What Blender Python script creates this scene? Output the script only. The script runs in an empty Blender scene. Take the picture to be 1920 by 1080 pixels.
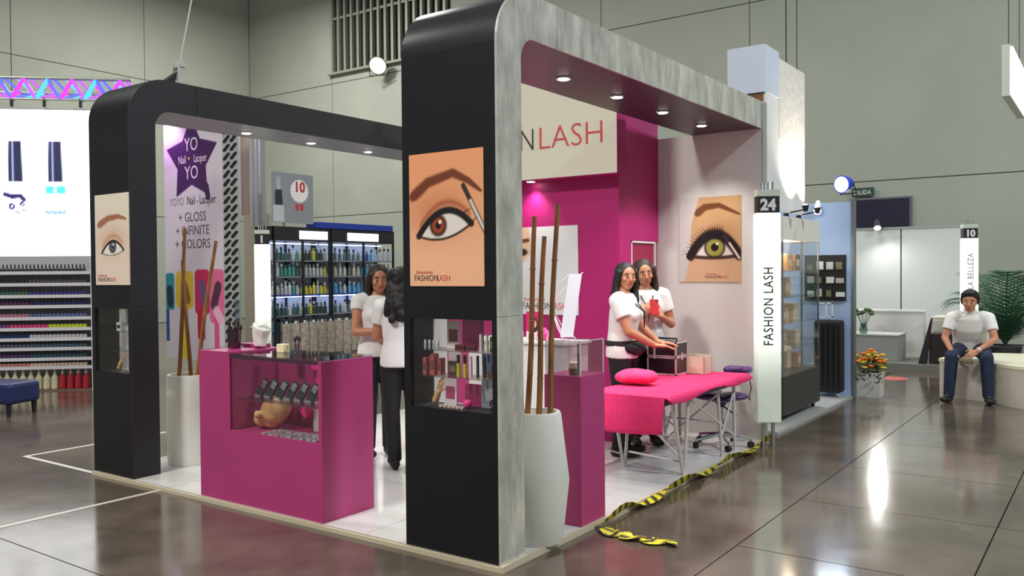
import bpy, bmesh, math, random
import numpy as np
from mathutils import Vector, Matrix
random.seed(7)
rng = np.random.default_rng(7)
sc = bpy.context.scene
COL = sc.collection
R = math.radians

# ------------------------------------------------------------------ camera
cd = bpy.data.cameras.new('camera'); cam = bpy.data.objects.new('camera', cd); COL.objects.link(cam)
cd.sensor_width = 36.0; cd.lens = 36.0 * 1605.0 / 1920.0; cd.clip_end = 300; cd.clip_start = 0.05
YAW, PITCH, ROLL = R(35.4), math.atan(28 / 1605.0), R(-0.5)
fw = Vector((-math.sin(YAW) * math.cos(PITCH), math.cos(YAW) * math.cos(PITCH), -math.sin(PITCH)))
rt0 = Vector((math.cos(YAW), math.sin(YAW), 0)); up0 = rt0.cross(fw)
rt = rt0 * math.cos(ROLL) + up0 * math.sin(ROLL); up = -rt0 * math.sin(ROLL) + up0 * math.cos(ROLL)
mw = Matrix.Identity(4)
for i in range(3):
    mw[i][0] = rt[i]; mw[i][1] = up[i]; mw[i][2] = -fw[i]
mw[0][3], mw[1][3], mw[2][3] = 2.526, -3.441, 1.5
cam.matrix_world = mw
sc.camera = cam

# ------------------------------------------------------------------ world, hall lights, exposure
W = bpy.data.worlds.new('hall_air'); sc.world = W; W.use_nodes = True
W.node_tree.nodes['Background'].inputs[0].default_value = (0.80, 0.86, 0.84, 1)
W.node_tree.nodes['Background'].inputs[1].default_value = 0.30
sc.view_settings.view_transform = 'Standard'; sc.view_settings.look = 'None'
sc.view_settings.exposure = -0.12; sc.view_settings.gamma = 1.0; sc.view_settings.use_curve_mapping = False

def area(name, loc, target, size, power, col=(1, 1, 1)):
    l = bpy.data.lights.new(name, 'AREA'); l.shape = 'DISK'; l.size = size; l.energy = power; l.color = col
    o = bpy.data.objects.new(name, l); COL.objects.link(o); o.location = loc
    o.rotation_euler = (Vector(target) - Vector(loc)).to_track_quat('-Z', 'Y').to_euler()
    return o
for i, (x, y, p) in enumerate([(8.5, 1.5, 1250), (5.0, 11.0, 450), (-2.0, 8.0, 380), (-10, 8.0, 600), (-10, -3.0, 500), (-2.0, -7.0, 1250), (-17, 11, 850)]):
    area('high_bay_light', (x, y, 9.0 if p > 1000 else 10.5), (x, y, 0), 1.6, p, (1.0, 0.985, 0.93) if x < 0 else (0.90, 0.96, 1.0))

# ------------------------------------------------------------------ helpers
def lin(c):
    return tuple((v / 255.0) / 12.92 if v / 255.0 <= 0.04045 else ((v / 255.0 + 0.055) / 1.055) ** 2.4 for v in c)
def lin_np(a):
    a = np.clip(a, 0, 255) / 255.0
    return np.where(a <= 0.04045, a / 12.92, ((a + 0.055) / 1.055) ** 2.4)
MATS = {}
def mat(name, c, rough=0.5, metal=0.0, emit=None, es=0.0, var=0.0, scale=8.0, bump=0.0, spec=0.5, stretch=None, c2=None, coat=0.0):
    if name in MATS: return MATS[name]
    m = bpy.data.materials.new(name); m.use_nodes = True; nt = m.node_tree; b = nt.nodes['Principled BSDF']
    col = lin(c); b.inputs['Base Color'].default_value = (*col, 1); b.inputs['Roughness'].default_value = rough
    b.inputs['Metallic'].default_value = metal; b.inputs['Specular IOR Level'].default_value = spec
    b.inputs['Coat Weight'].default_value = coat
    if emit: b.inputs['Emission Color'].default_value = (*lin(emit), 1); b.inputs['Emission Strength'].default_value = es
    if var > 0 or bump > 0:
        tc = nt.nodes.new('ShaderNodeTexCoord'); mp = nt.nodes.new('ShaderNodeMapping'); nz = nt.nodes.new('ShaderNodeTexNoise')
        nz.inputs['Scale'].default_value = scale; nz.inputs['Detail'].default_value = 6
        if stretch: mp.inputs['Scale'].default_value = stretch
        nt.links.new(tc.outputs['Object'], mp.inputs[0]); nt.links.new(mp.outputs[0], nz.inputs[0])
        if var > 0:
            rp = nt.nodes.new('ShaderNodeValToRGB')
            lo = lin(c2) if c2 else tuple(v * (1 - var) for v in col)
            hi = col if c2 else tuple(min(1, v * (1 + var)) for v in col)
            rp.color_ramp.elements[0].position = 0.33; rp.color_ramp.elements[1].position = 0.67
            rp.color_ramp.elements[0].color = (*lo, 1); rp.color_ramp.elements[1].color = (*hi, 1)
            nt.links.new(nz.outputs['Fac'], rp.inputs[0]); nt.links.new(rp.outputs[0], b.inputs['Base Color'])
        if bump > 0:
            bp = nt.nodes.new('ShaderNodeBump'); bp.inputs['Strength'].default_value = bump; bp.inputs['Distance'].default_value = 0.01
            nt.links.new(nz.outputs['Fac'], bp.inputs['Height']); nt.links.new(bp.outputs[0], b.inputs['Normal'])
    MATS[name] = m; return m
def glass_mat(name, tint=(255, 255, 255), refl=0.12):
    if name in MATS: return MATS[name]
    m = bpy.data.materials.new(name); m.use_nodes = True; nt = m.node_tree; nt.nodes.clear()
    o = nt.nodes.new('ShaderNodeOutputMaterial'); mx = nt.nodes.new('ShaderNodeMixShader'); t = nt.nodes.new('ShaderNodeBsdfTransparent'); g = nt.nodes.new('ShaderNodeBsdfGlossy')
    t.inputs[0].default_value = (*lin(tint), 1); g.inputs['Roughness'].default_value = 0.04
    fr = nt.nodes.new('ShaderNodeLayerWeight'); fr.inputs[0].default_value = 0.5
    pw = nt.nodes.new('ShaderNodeMath'); pw.operation = 'POWER'; pw.inputs[1].default_value = 4.0
    ma = nt.nodes.new('ShaderNodeMath'); ma.operation = 'MULTIPLY_ADD'; ma.inputs[1].default_value = 0.75; ma.inputs[2].default_value = refl * 0.35
    nt.links.new(fr.outputs['Facing'], pw.inputs[0])
    nt.links.new(pw.outputs[0], ma.inputs[0]); nt.links.new(ma.outputs[0], mx.inputs[0]); nt.links.new(t.outputs[0], mx.inputs[1]); nt.links.new(g.outputs[0], mx.inputs[2]); nt.links.new(mx.outputs[0], o.inputs[0])
    MATS[name] = m; return m
def milky_mat(name, c, t=.35):
    m = bpy.data.materials.new(name); m.use_nodes = True; nt = m.node_tree; b = nt.nodes['Principled BSDF']; b.inputs['Base Color'].default_value = (*lin(c), 1); b.inputs['Alpha'].default_value = 1 - t; b.inputs['Roughness'].default_value = .3
    MATS[name] = m; return m
def print_mat(name, rough=0.45, glow=0.0):
    if name in MATS: return MATS[name]
    m = bpy.data.materials.new(name); m.use_nodes = True; nt = m.node_tree; b = nt.nodes['Principled BSDF']
    a = nt.nodes.new('ShaderNodeAttribute'); a.attribute_name = 'print'
    nt.links.new(a.outputs['Color'], b.inputs['Base Color']); b.inputs['Roughness'].default_value = rough
    if glow: nt.links.new(a.outputs['Color'], b.inputs['Emission Color']); b.inputs['Emission Strength'].default_value = glow
    MATS[name] = m; return m

class MB:
    def __init__(s): s.v = []; s.f = []
    def add(s, v, f):
        n = len(s.v); s.v += [tuple(p) for p in v]; s.f += [tuple(i + n for i in q) for q in f]; return s
    def box(s, x0, x1, y0, y1, z0, z1):
        v = [(x0, y0, z0), (x1, y0, z0), (x1, y1, z0), (x0, y1, z0), (x0, y0, z1), (x1, y0, z1), (x1, y1, z1), (x0, y1, z1)]
        return s.add(v, [(3, 2, 1, 0), (4, 5, 6, 7), (0, 1, 5, 4), (1, 2, 6, 5), (2, 3, 7, 6), (3, 0, 4, 7)])
    def loft(s, pts, rx, ry, lat=(1, 0, 0), n=16, dep=None):
        pts = [Vector(p) for p in pts]; lat = Vector(lat); v = []; m = len(pts)
        for i, p in enumerate(pts):
            if dep is None:
                t = (pts[min(i + 1, m - 1)] - pts[max(i - 1, 0)]).normalized()
                l = lat - t * lat.dot(t)
                if l.length < 1e-4: l = Vector((0, 1, 0)) - t * t.y
                l.normalize(); d = t.cross(l)
            else: l = lat.normalized(); d = Vector(dep).normalized()
            for k in range(n):
                a = 2 * math.pi * k / n
                v.append(p + l * (rx[i] * math.cos(a)) + d * (ry[i] * math.sin(a)))
        f = [(i * n + k, i * n + (k + 1) % n, (i + 1) * n + (k + 1) % n, (i + 1) * n + k) for i in range(m - 1) for k in range(n)]
        f.append(tuple(range(n))[::-1]); f.append(tuple(range((m - 1) * n, m * n)))
        return s.add(v, f)
    def cyl(s, p0, p1, r0, r1=None, n=12):
        r1 = r0 if r1 is None else r1
        p0, p1 = Vector(p0), Vector(p1); t = (p1 - p0).normalized()
        lat = Vector((1, 0, 0)) if abs(t.x) < 0.8 else Vector((0, 1, 0))
        return s.loft([p0, p1], [r0, r1], [r0, r1], lat, n)
    def cap(s, p0, p1, r0, r1=None, n=12, fl=1.0):
        r1 = r0 if r1 is None else r1
        p0, p1 = Vector(p0), Vector(p1); t = (p1 - p0).normalized()
        lat = Vector((1, 0, 0)) if abs(t.x) < 0.8 else Vector((0, 1, 0))
        ps = []; rs = []
        for a in (-85, -60, -30, 0): ps.append(p0 + t * (r0 * math.sin(R(a)))); rs.append(r0 * math.cos(R(a)))
        for a in (0, 30, 60, 85): ps.append(p1 + t * (r1 * math.sin(R(a)))); rs.append(r1 * math.cos(R(a)))
        d = t.cross(lat - t * lat.dot(t))
        return s.loft(ps, rs, [r * fl for r in rs], lat, n, None)
    def ell(s, c, r, ax=None, nu=14, nv=9):
        c = Vector(c); ax = ax or (Vector((1, 0, 0)), Vector((0, 1, 0)), Vector((0, 0, 1)))
        v = []; f = []
        for j in range(nv):
            ph = math.pi * (j + 0.5) / nv - math.pi / 2 if 0 < j < nv - 1 else (-1 if j == 0 else 1) * R(88)
            for k in range(nu):
                a = 2 * math.pi * k / nu
                v.append(c + ax[0] * (r[0] * math.cos(ph) * math.cos(a)) + ax[1] * (r[1] * math.cos(ph) * math.sin(a)) + ax[2] * (r[2] * math.sin(ph)))
        f = [(j * nu + k, j * nu + (k + 1) % nu, (j + 1) * nu + (k + 1) % nu, (j + 1) * nu + k) for j in range(nv - 1) for k in range(nu)]
        f.append(tuple(range(nu))[::-1]); f.append(tuple(range((nv - 1) * nu, nv * nu)))
        return s.add(v, f)
    def tube(s, pts, r, n=8):
        return s.loft(pts, [r] * len(pts) if not hasattr(r, '__len__') else r, [r] * len(pts) if not hasattr(r, '__len__') else r, (0.31, 0.2, 0.93), n)
    def lathe(s, c, prof, n=28):
        c = Vector(c); return s.loft([c + Vector((0, 0, z)) for r, z in prof], [r for r, z in prof], [r for r, z in prof], (1, 0, 0), n, (0, 1, 0))
    def prism(s, poly, axis, a, b):
        # poly: 2-D outline; axis 'x': (y,z) outline extruded a..b in x, 'y': (x,z), 'z': (x,y)
        def P(q, t): return (t, q[0], q[1]) if axis == 'x' else ((q[0], t, q[1]) if axis == 'y' else (q[0], q[1], t))
        n = len(poly); v = [P(q, a) for q in poly] + [P(q, b) for q in poly]
        f = [(i, (i + 1) % n, n + (i + 1) % n, n + i) for i in range(n)] + [tuple(range(n))[::-1], tuple(range(n, 2 * n))]
        return s.add(v, f)
    def strip(s, line, axis, a, b, t, side=1):
        # a skin of thickness t that follows an open 2-D line and is extruded a..b
        L = [Vector(p) for p in line]; off = []
        for i, p in enumerate(L):
            d = (L[min(i + 1, len(L) - 1)] - L[max(i - 1, 0)]).normalized()
            off.append(p + Vector((-d.y, d.x)) * (t * side))
        return s.prism([tuple(p) for p in L] + [tuple(p) for p in off[::-1]], axis, a, b)
    def mesh(s, name, M=None, fixn=True):
        me = bpy.data.meshes.new(name)
        v = [M @ Vector(p) for p in s.v] if M else s.v
        me.from_pydata([tuple(p) for p in v], [], s.f)
        if fixn:
            bm = bmesh.new(); bm.from_mesh(me); bmesh.ops.recalc_face_normals(bm, faces=bm.faces); bm.to_mesh(me); bm.free()
        me.update(); return me

def world_of(o):
    L = Matrix.LocRotScale(o.location, o.rotation_euler, o.scale)
    if o.parent is None: return L
    return world_of(o.parent) @ o.matrix_parent_inverse @ L
def obj(name, mb, m, parent=None, smooth=False, M=None, bevel=0.0, label=None, local=False):
    me = mb.mesh(name, M) if isinstance(mb, MB) else mb
    if m is not None: me.materials.append(m)
    o = bpy.data.objects.new(name, me)
    COL.objects.link(o)
    if parent is not None:
        o.parent = parent
        if not local: o.matrix_parent_inverse = world_of(parent).inverted()
    if smooth:
        for p in me.polygons: p.use_smooth = True
        try: me.set_sharp_from_angle(angle=R(40))
        except Exception: pass
    if bevel > 0:
        b = o.modifiers.new('bevel', 'BEVEL'); b.width = bevel; b.segments = 2; b.limit_method = 'ANGLE'
    if label: o['label'] = label
    return o
def tag(o, label, cat, group=None, kind=None):
    o['label'] = label
    if cat: o['category'] = cat
    if group: o['group'] = group
    if kind: o['kind'] = kind
    return o
def thing(name, label, cat, loc=(0, 0, 0), group=None, rotz=0.0):
    o = bpy.data.objects.new(name, None); COL.objects.link(o); o.location = loc; o.rotation_euler = (0, 0, rotz); o.empty_display_size = 0.1
    return tag(o, label, cat, group)
def struct(o):
    o['kind'] = 'structure'; return o
def dup(root, loc, rotz=0.0, label=None, group=None, mats=None):
    r = root.copy(); COL.objects.link(r); r.location = loc; r.rotation_euler = (0, 0, rotz)
    if label: r['label'] = label
    if group: r['group'] = group
    for ch in list(root.children):
        c = ch.copy(); COL.objects.link(c); c.parent = r
        for g in list(ch.children):
            d = g.copy(); COL.objects.link(d); d.parent = c
    return r
def text(s, size, o, ux, uz, m, parent, name='lettering', align='LEFT', bold=0.0, sx=1.0, depth=0.002, shear=0.0, space=1.0):
    cu = bpy.data.curves.new('t', 'FONT'); cu.body = s; cu.size = size; cu.align_x = align; cu.offset = bold; cu.extrude = depth; cu.shear = shear; cu.space_character = space
    cu.resolution_u = 3
    t = bpy.data.objects.new('t', cu); COL.objects.link(t)
    dg = bpy.context.evaluated_depsgraph_get(); me = bpy.data.meshes.new_from_object(t.evaluated_get(dg))
    bpy.data.objects.remove(t); bpy.data.curves.remove(cu)
    ux = Vector(ux).normalized(); uz = Vector(uz).normalized(); n = ux.cross(uz); o = Vector(o)
    for v in me.vertices: v.co = o + ux * (v.co.x * sx) + uz * v.co.y + n * v.co.z
    me.name = name; me.materials.clear()
    return obj(name, me, m, parent)
def painted(name, o, ux, uz, w, h, fn, nx, ny, m, parent=None, thick=0.006, label=None):
    # a flat print: a fine grid whose colours come from fn(u, v), u to the right and v up, both in metres/width
    ux = Vector(ux).normalized(); uz = Vector(uz).normalized(); n = ux.cross(uz); o = Vector(o)
    gu, gv = np.meshgrid(np.linspace(0, 1, nx), np.linspace(0, 1, ny))
    col = lin_np(fn(gu, gv * h / w)).reshape(-1, 3)
    U = np.array(ux); Z = np.array(uz); N = np.array(n)
    P = np.array(o) + gu.reshape(-1, 1) * w * U + gv.reshape(-1, 1) * h * Z + N * thick
    idx = np.arange(nx * ny).reshape(ny, nx)
    F = np.stack([idx[:-1, :-1], idx[:-1, 1:], idx[1:, 1:], idx[1:, :-1]], -1).reshape(-1, 4)
    c4 = [np.array(o) + a * w * U + b * h * Z for a, b in ((0, 0), (1, 0), (1, 1), (0, 1))]
    base = nx * ny; V = np.vstack([P, c4]); k = [0, nx - 1, nx * ny - 1, nx * (ny - 1)]
    extra = [(base + 3, base + 2, base + 1, base)]
    for a in range(4):
        b = (a + 1) % 4; extra.append((base + a, base + b, k[b], k[a]))
    me = bpy.data.meshes.new(name); me.from_pydata(V.tolist(), [], F.tolist() + extra)
    at = me.color_attributes.new('print', 'FLOAT_COLOR', 'POINT')
    edge = col[k]; rgba = np.ones((len(V), 4)); rgba[:base, :3] = col; rgba[base:, :3] = edge
    at.data.foreach_set('color', rgba.ravel()); me.update()
    return obj(name, me, m, parent, label=label)
def sst(a, b, x):
    t = np.clip((x - a) / (b - a), 0, 1); return t * t * (3 - 2 * t)
def mix(c, d, t):
    d = np.array(d, float) if not (isinstance(d, np.ndarray) and d.ndim == 3) else d
    return c * (1 - t[..., None]) + d * t[..., None]
def seg_d(u, v, a, b):
    ax, ay = a; bx, by = b; dx, dy = bx - ax, by - ay
    t = np.clip(((u - ax) * dx + (v - ay) * dy) / (dx * dx + dy * dy + 1e-12), 0, 1)
    return np.hypot(u - ax - t * dx, v - ay - t * dy), t
def curve_d(u, v, pts):
    d = np.full(u.shape, 9.0); tt = np.zeros(u.shape); n = len(pts) - 1
    for i in range(n):
        q, t = seg_d(u, v, pts[i], pts[i + 1]); k = q < d; d = np.where(k, q, d); tt = np.where(k, (i + t) / n, tt)
    return d, tt
def arc(c, r, a0, a1, n):
    return [(c[0] + r * math.cos(R(a0 + (a1 - a0) * i / n)), c[1] + r * math.sin(R(a0 + (a1 - a0) * i / n))) for i in range(n + 1)]
def remesh(mb, voxel, smooth=3, fac=0.6):
    me = mb.mesh('tmp', fixn=False); o = bpy.data.objects.new('tmp', me); COL.objects.link(o)
    bmx = bmesh.new(); bmx.from_mesh(me); bmesh.ops.recalc_face_normals(bmx, faces=bmx.faces); bmx.to_mesh(me); bmx.free()
    r = o.modifiers.new('r', 'REMESH'); r.mode = 'VOXEL'; r.voxel_size = voxel
    if smooth: q = o.modifiers.new('s', 'SMOOTH'); q.factor = fac; q.iterations = smooth
    dg = bpy.context.evaluated_depsgraph_get(); out = bpy.data.meshes.new_from_object(o.evaluated_get(dg))
    bpy.data.objects.remove(o); bpy.data.meshes.remove(me)
    for p in out.polygons: p.use_smooth = True
    return out

# ------------------------------------------------------------------ common materials
BLACK = mat('black_laminate', (19, 20, 26), 0.3, var=0.12, scale=3)
BLACKM = mat('black_matt', (24, 24, 27), 0.6)
def silver_material():
    m = bpy.data.materials.new('brushed_silver'); m.use_nodes = True; nt = m.node_tree; b = nt.nodes['Principled BSDF']
    tc = nt.nodes.new('ShaderNodeTexCoord'); mp = nt.nodes.new('ShaderNodeMapping'); mp.inputs['Scale'].default_value = (1, 3.4, 1.3)
    n1 = nt.nodes.new('ShaderNodeTexNoise'); n1.inputs['Scale'].default_value = 2.2; n1.inputs['Detail'].default_value = 8; n1.inputs['Roughness'].default_value = 0.65
    rp = nt.nodes.new('ShaderNodeValToRGB'); e = rp.color_ramp.elements
    e[0].position = 0.28; e[0].color = (*lin((168, 166, 158)), 1); e[1].position = 0.7; e[1].color = (*lin((250, 248, 238)), 1)
    nt.links.new(tc.outputs['Object'], mp.inputs[0]); nt.links.new(mp.outputs[0], n1.inputs[0]); nt.links.new(n1.outputs['Fac'], rp.inputs[0])
    nt.links.new(rp.outputs[0], b.inputs['Base Color']); b.inputs['Metallic'].default_value = 0.5; b.inputs['Roughness'].default_value = 0.3
    return m
SILVER = silver_material()
CHROME = mat('chrome', (205, 208, 212), 0.12, 1.0)
STEEL = mat('painted_steel', (196, 196, 190), 0.4, 0.3)
PINK = mat('magenta_laminate', (172, 56, 114), 0.38, var=0.05, scale=2)
PINKWALL = mat('magenta_wall_paint', (172, 22, 104), 0.5, var=0.05, scale=2)
WHITEP = mat('white_panel', (214, 212, 208), 0.45, var=0.03, scale=2)
WHITE = mat('white_plastic', (228, 228, 226), 0.4)
CERAMIC = mat('white_fibreglass', (216, 216, 206), 0.45, var=0.03, scale=6)
CREAM = mat('cream_board', (222, 216, 196), 0.5)
GLASS = glass_mat('clear_glass')
ACRYL = glass_mat('clear_acrylic', (242, 240, 242), 0.35)
PRINT = print_mat('poster_print')
SHEET = mat('hot_pink_fleece', (226, 44, 108), 0.85, var=0.08, scale=30, bump=0.2)
BAMBOO = mat('brown_bamboo', (140, 92, 52), 0.45, var=0.35, scale=9, stretch=(4, 4, 0.6))
DARKTXT = mat('dark_print', (48, 44, 46), 0.5)
REDTXT = mat('coral_print', (206, 74, 76), 0.5)
LIT = mat('lit_lens', (255, 255, 255), 0.4, emit=(255, 246, 236), es=14)
SKIN = mat('skin_tan', (186, 128, 96), 0.5, var=0.06, scale=12)
HAIRB = mat('black_hair', (16, 12, 13), 0.62, var=0.3, scale=30, stretch=(6, 6, 0.7))
HAIRBR = mat('dark_brown_hair', (40, 25, 21), 0.6, var=0.35, scale=30, stretch=(6, 6, 0.7))
TEE = mat('white_cotton', (226, 224, 222), 0.8, var=0.03, scale=14, bump=0.15)
TROUS = mat('black_trousers', (18, 18, 21), 0.75, var=0.15, scale=12)

# ------------------------------------------------------------------ the hall: floor, walls, windows
def concrete():
    m = bpy.data.materials.new('polished_concrete'); m.use_nodes = True; nt = m.node_tree; b = nt.nodes['Principled BSDF']
    tc = nt.nodes.new('ShaderNodeTexCoord'); n1 = nt.nodes.new('ShaderNodeTexNoise'); n1.inputs['Scale'].default_value = 1.3; n1.inputs['Detail'].default_value = 9; n1.inputs['Roughness'].default_value = 0.62
    rp = nt.nodes.new('ShaderNodeValToRGB'); e = rp.color_ramp.elements
    e[0].position = 0.32; e[0].color = (*lin((70, 61, 53)), 1); e[1].position = 0.7; e[1].color = (*lin((110, 98, 86)), 1)
    n2 = nt.nodes.new('ShaderNodeTexNoise'); n2.inputs['Scale'].default_value = 5; n2.inputs['Detail'].default_value = 5
    mr = nt.nodes.new('ShaderNodeMapRange'); mr.inputs['To Min'].default_value = 0.08; mr.inputs['To Max'].default_value = 0.19
    nt.links.new(tc.outputs['Object'], n1.inputs[0]); nt.links.new(tc.outputs['Object'], n2.inputs[0])
    nt.links.new(n1.outputs['Fac'], rp.inputs[0]); nt.links.new(rp.outputs[0], b.inputs['Base Color'])
    nt.links.new(n2.outputs['Fac'], mr.inputs[0]); nt.links.new(mr.outputs[0], b.inputs['Roughness'])
    b.inputs['Specular IOR Level'].default_value = 1.0
    bp = nt.nodes.new('ShaderNodeBump'); bp.inputs['Strength'].default_value = 0.05; bp.inputs['Distance'].default_value = 0.01
    nt.links.new(n2.outputs['Fac'], bp.inputs['Height']); nt.links.new(bp.outputs[0], b.inputs['Normal'])
    return m
CONC = concrete()
floor = struct(obj('floor', MB().box(-24, 16, -12, 17, -0.12, -0.02), mat('joint_filler', (52, 46, 40), 0.7)))
xe = [-24, -13, -8, -2.95, 0.82, 1.95, 3.08, 4.21, 9, 16]
for i in range(len(xe) - 1):
    fine = 0.8 < xe[i] < 4.0
    ye = [-12, -5.78, -4.64, -3.5, -2.36, -1.22, -0.08, 1.06, 2.2, 3.34, 4.48, 5.62, 6.76, 7.9, 9.04, 10.2, 12, 14, 17] if fine else [-12, -1.16, 6.76, 17]
    for j in range(len(ye) - 1):
        obj('slab', MB().box(xe[i] + 0.004, xe[i + 1] - 0.004, ye[j] + 0.004, ye[j + 1] - 0.004, -0.02, 0.0), CONC, floor)
t1 = struct(obj('trim_1', MB().box(-2.97, -2.93, -12, -0.02, -0.01, 0.0025), mat('floor_strip', (196, 192, 184), 0.35)))
WALL = mat('painted_concrete_wall', (163, 168, 156), 0.75, var=0.05, scale=0.6)
wb = struct(obj('wall_back', MB().box(-22.9, 16, 16.03, 16.4, 0, 14), mat('wall_joint', (122, 126, 118), 0.8)))
pe = [-22.6, -18.4, -13.4, -8.4, -3.4, 1.6, 6.6, 11.6, 16]
ze = [0, 3.4, 7.7, 14]
WIN = (-18.3, -13.6, 8.0, 12.2)
for i in range(len(pe) - 1):
    for j in range(3):
        if i == 1 and j == 2:
            obj('panel', MB().box(pe[i] + .012, pe[i + 1] - .012, 16.0, 16.05, ze[j] + .012, 8.0), WALL, wb)
            obj('panel', MB().box(pe[i] + .012, pe[i + 1] - .012, 16.0, 16.05, 12.2, 14), WALL, wb)
        else:
            obj('panel', MB().box(pe[i] + .012, pe[i + 1] - .012, 16.0, 16.05, ze[j] + .012, ze[j + 1] - .012), WALL, wb)
wl = struct(obj('wall_left', MB().box(-23.0, -22.63, -12, 16, 0, 14), MATS['wall_joint']))
le = [-12, -7, -2, 3, 8, 12, 16]
for i in range(len(le) - 1):
    for j in range(3):
        obj('panel', MB().box(-22.65, -22.6, le[i] + .012, le[i + 1] - .012, ze[j] + .012, ze[j + 1] - .012), WALL, wl)
# louvred window high on the back wall
w1 = bpy.data.objects.new('window_1', None); COL.objects.link(w1); w1.location = (-16, 16, 8); struct(w1)
obj('backing', MB().box(-18.38, -13.45, 16.0, 16.02, 8.0, 12.2), mat('dark_void', (30, 34, 30), 0.8), w1)
SL = mat('louvre_metal', (150, 152, 140), 0.5, 0.2)
for k in range(17):
    x = -18.3 + k * 0.295
    obj('slat', MB().box(x, x + 0.09, 15.86, 15.98, 8.02, 12.2), SL, w1)
obj('rail', MB().box(-18.38, -13.45, 15.9, 15.96, 9.7, 9.78), SL, w1); obj('sill', MB().box(-18.45, -13.4, 15.84, 16.0, 7.95, 8.02), SL, w1)
# small dark window over the far stand
w2 = struct(obj('window_2', MB().box(-2.2, -1.06, 15.9, 15.99, 2.35, 3.0), mat('tinted_pane', (40, 38, 58), 0.2)))
obj('window_frame', MB().box(-2.24, -1.02, 15.93, 16.0, 3.0, 3.04).box(-2.24, -1.02, 15.93, 16.0, 2.31, 2.35).box(-2.24, -2.2, 15.93, 16, 2.35, 3.0).box(-1.06, -1.02, 15.93, 16, 2.35, 3.0), mat('grey_frame', (110, 110, 116), 0.5), w2)

# ------------------------------------------------------------------ the stand: platform, arches, end wall, closet
FX = 0.03   # platform thickness
plat = struct(obj('floor_stand', MB().box(-3.83, 0.0, 0.0, 3.95, 0.0, FX - 0.003), mat('platform_core', (150, 140, 120), 0.6)))
PLATW = mat('white_gloss_vinyl', (206, 205, 203), 0.22, var=0.03, scale=3)
for i in range(4):
    for j in range(4):
        obj('platform_panel', MB().box(-3.83 + i * .9575 + .002, -3.83 + (i + 1) * .9575 - .002, j * .9875 + .002, (j + 1) * .9875 - .002, FX - .004, FX), PLATW, plat)
BEIGE = mat('beige_edge_trim', (196, 184, 158), 0.5)
obj('edge_trim', MB().box(0.0, 0.02, -0.018, 3.95, 0.0, FX + .002), BEIGE, plat)
obj('edge_trim', MB().box(-3.83, -.0005, -0.018, 0.0, 0.0, FX * .8), BEIGE, plat)

ZT, ZB, TH, RO, RI = 2.962, 2.73, 0.21, 0.30, 0.13
def arch(label, x0, x1, facemat, backmat, soffmat, yend, face_x):
    t = thing('stand_arch', label, 'arch', (x0, 0, 0))
    e = 0.014
    hx0, hx1, hz0, hz1 = x0 + 0.045, x1 - 0.045, 0.79, 1.262
    xa, xb = x0 + e, x1 - e
    # outer skin: front panel with the showcase opening, bent over the top
    mb = MB().box(xa, xb, 0, .02, FX, hz0).box(xa, hx0, 0, .02, hz0, hz1).box(hx1, xb, 0, .02, hz0, hz1).box(xa, xb, 0, .02, hz1, ZT - RO)
    obj('front_panel', mb, BLACK, t)
    line = arc((RO, ZT - RO), RO, 180, 90, 12)
    obj('rounded_corner', MB().strip(line, 'x', xa, xb, .02, -1), BLACK, t, smooth=True)
    obj('top_panel', MB().box(xa, xb, RO, yend, ZT - .02, ZT), BLACK, t)
    # inner skin
    mb = MB().box(xa, xb, TH - .02, TH, FX, hz0).box(xa, hx0, TH - .02, TH, hz0, hz1).box(hx1, xb, TH - .02, TH, hz0, hz1).box(xa, xb, TH - .02, TH, hz1, ZB - RI)
    obj('inner_panel', mb, backmat, t)
    line = arc((TH + RI, ZB - RI), RI, 180, 90, 8)
    obj('inner_corner', MB().strip(line, 'x', xa, xb, .02, 1), soffmat, t, smooth=True)
    obj('soffit', MB().box(xa, xb, TH + RI, yend, ZB, ZB + .02), soffmat, t)
    # side plates: corner piece and beam piece with a thin joint
    def plate(xs, xe_, m):
        cut = 0.56
        outer = [(0, hz1 + .02)] + arc((RO, ZT - RO), RO, 180, 90, 12) + [(cut - .002, ZT)]
        inner = [(cut - .002, ZB)] + arc((TH + RI, ZB - RI), RI, 90, 180, 8) + [(TH, hz1 + .02)]
        obj('corner_plate', MB().prism(outer + inner, 'x', xs, xe_), m, t)
        obj('post_plate', MB().box(xs, xe_, 0, TH, FX, hz1 + .018), m, t)
        obj('beam_plate', MB().box(xs, xe_, cut + .002, yend, ZB, ZT), m, t)
    plate(x1 - e, x1, facemat); plate(x0, x0 + e, BLACK)
    # showcase lining, glass and shelves
    obj('showcase_lining', MB().box(hx0 - .012, hx0, .02, TH - .02, hz0, hz1).box(hx1, hx1 + .012, .02, TH - .02, hz0, hz1).box(hx0 - .012, hx1 + .012, .02, TH - .02, hz0 - .012, hz0).box(hx0 - .012, hx1 + .012, .02, TH - .02, hz1, hz1 + .012), BLACKM, t)
    obj('glass_pane', MB().box(hx0, hx1, .012, .016, hz0, hz1), GLASS, t)
    obj('glass_pane', MB().box(hx0, hx1, TH - .014, TH - .01, hz0, hz1), GLASS, t)
    for z in (0.955, 1.095): obj('glass_shelf', MB().box(hx0, hx1, .024, TH - .024, z - .005, z), ACRYL, t)
    return t
PURP = mat('aubergine_soffit', (58, 29, 48), 0.35)
archR = arch('arch with brushed silver side face over the magenta pedestal, nearest the camera', -0.64, 0.0, SILVER, WHITEP, PURP, 3.85, 0)
archL = arch('matt black arch on the far left of the stand, beside the striped shelves', -3.83, -3.29, mat('black_side', (30, 32, 38), 0.45), WHITEP, mat('grey_soffit', (150, 152, 160), 0.35), 3.85, -3.29)
wend = struct(obj('wall_end', MB().box(-3.83, 0.0, 3.85, 3.95, FX, ZB), WHITEP))
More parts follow.
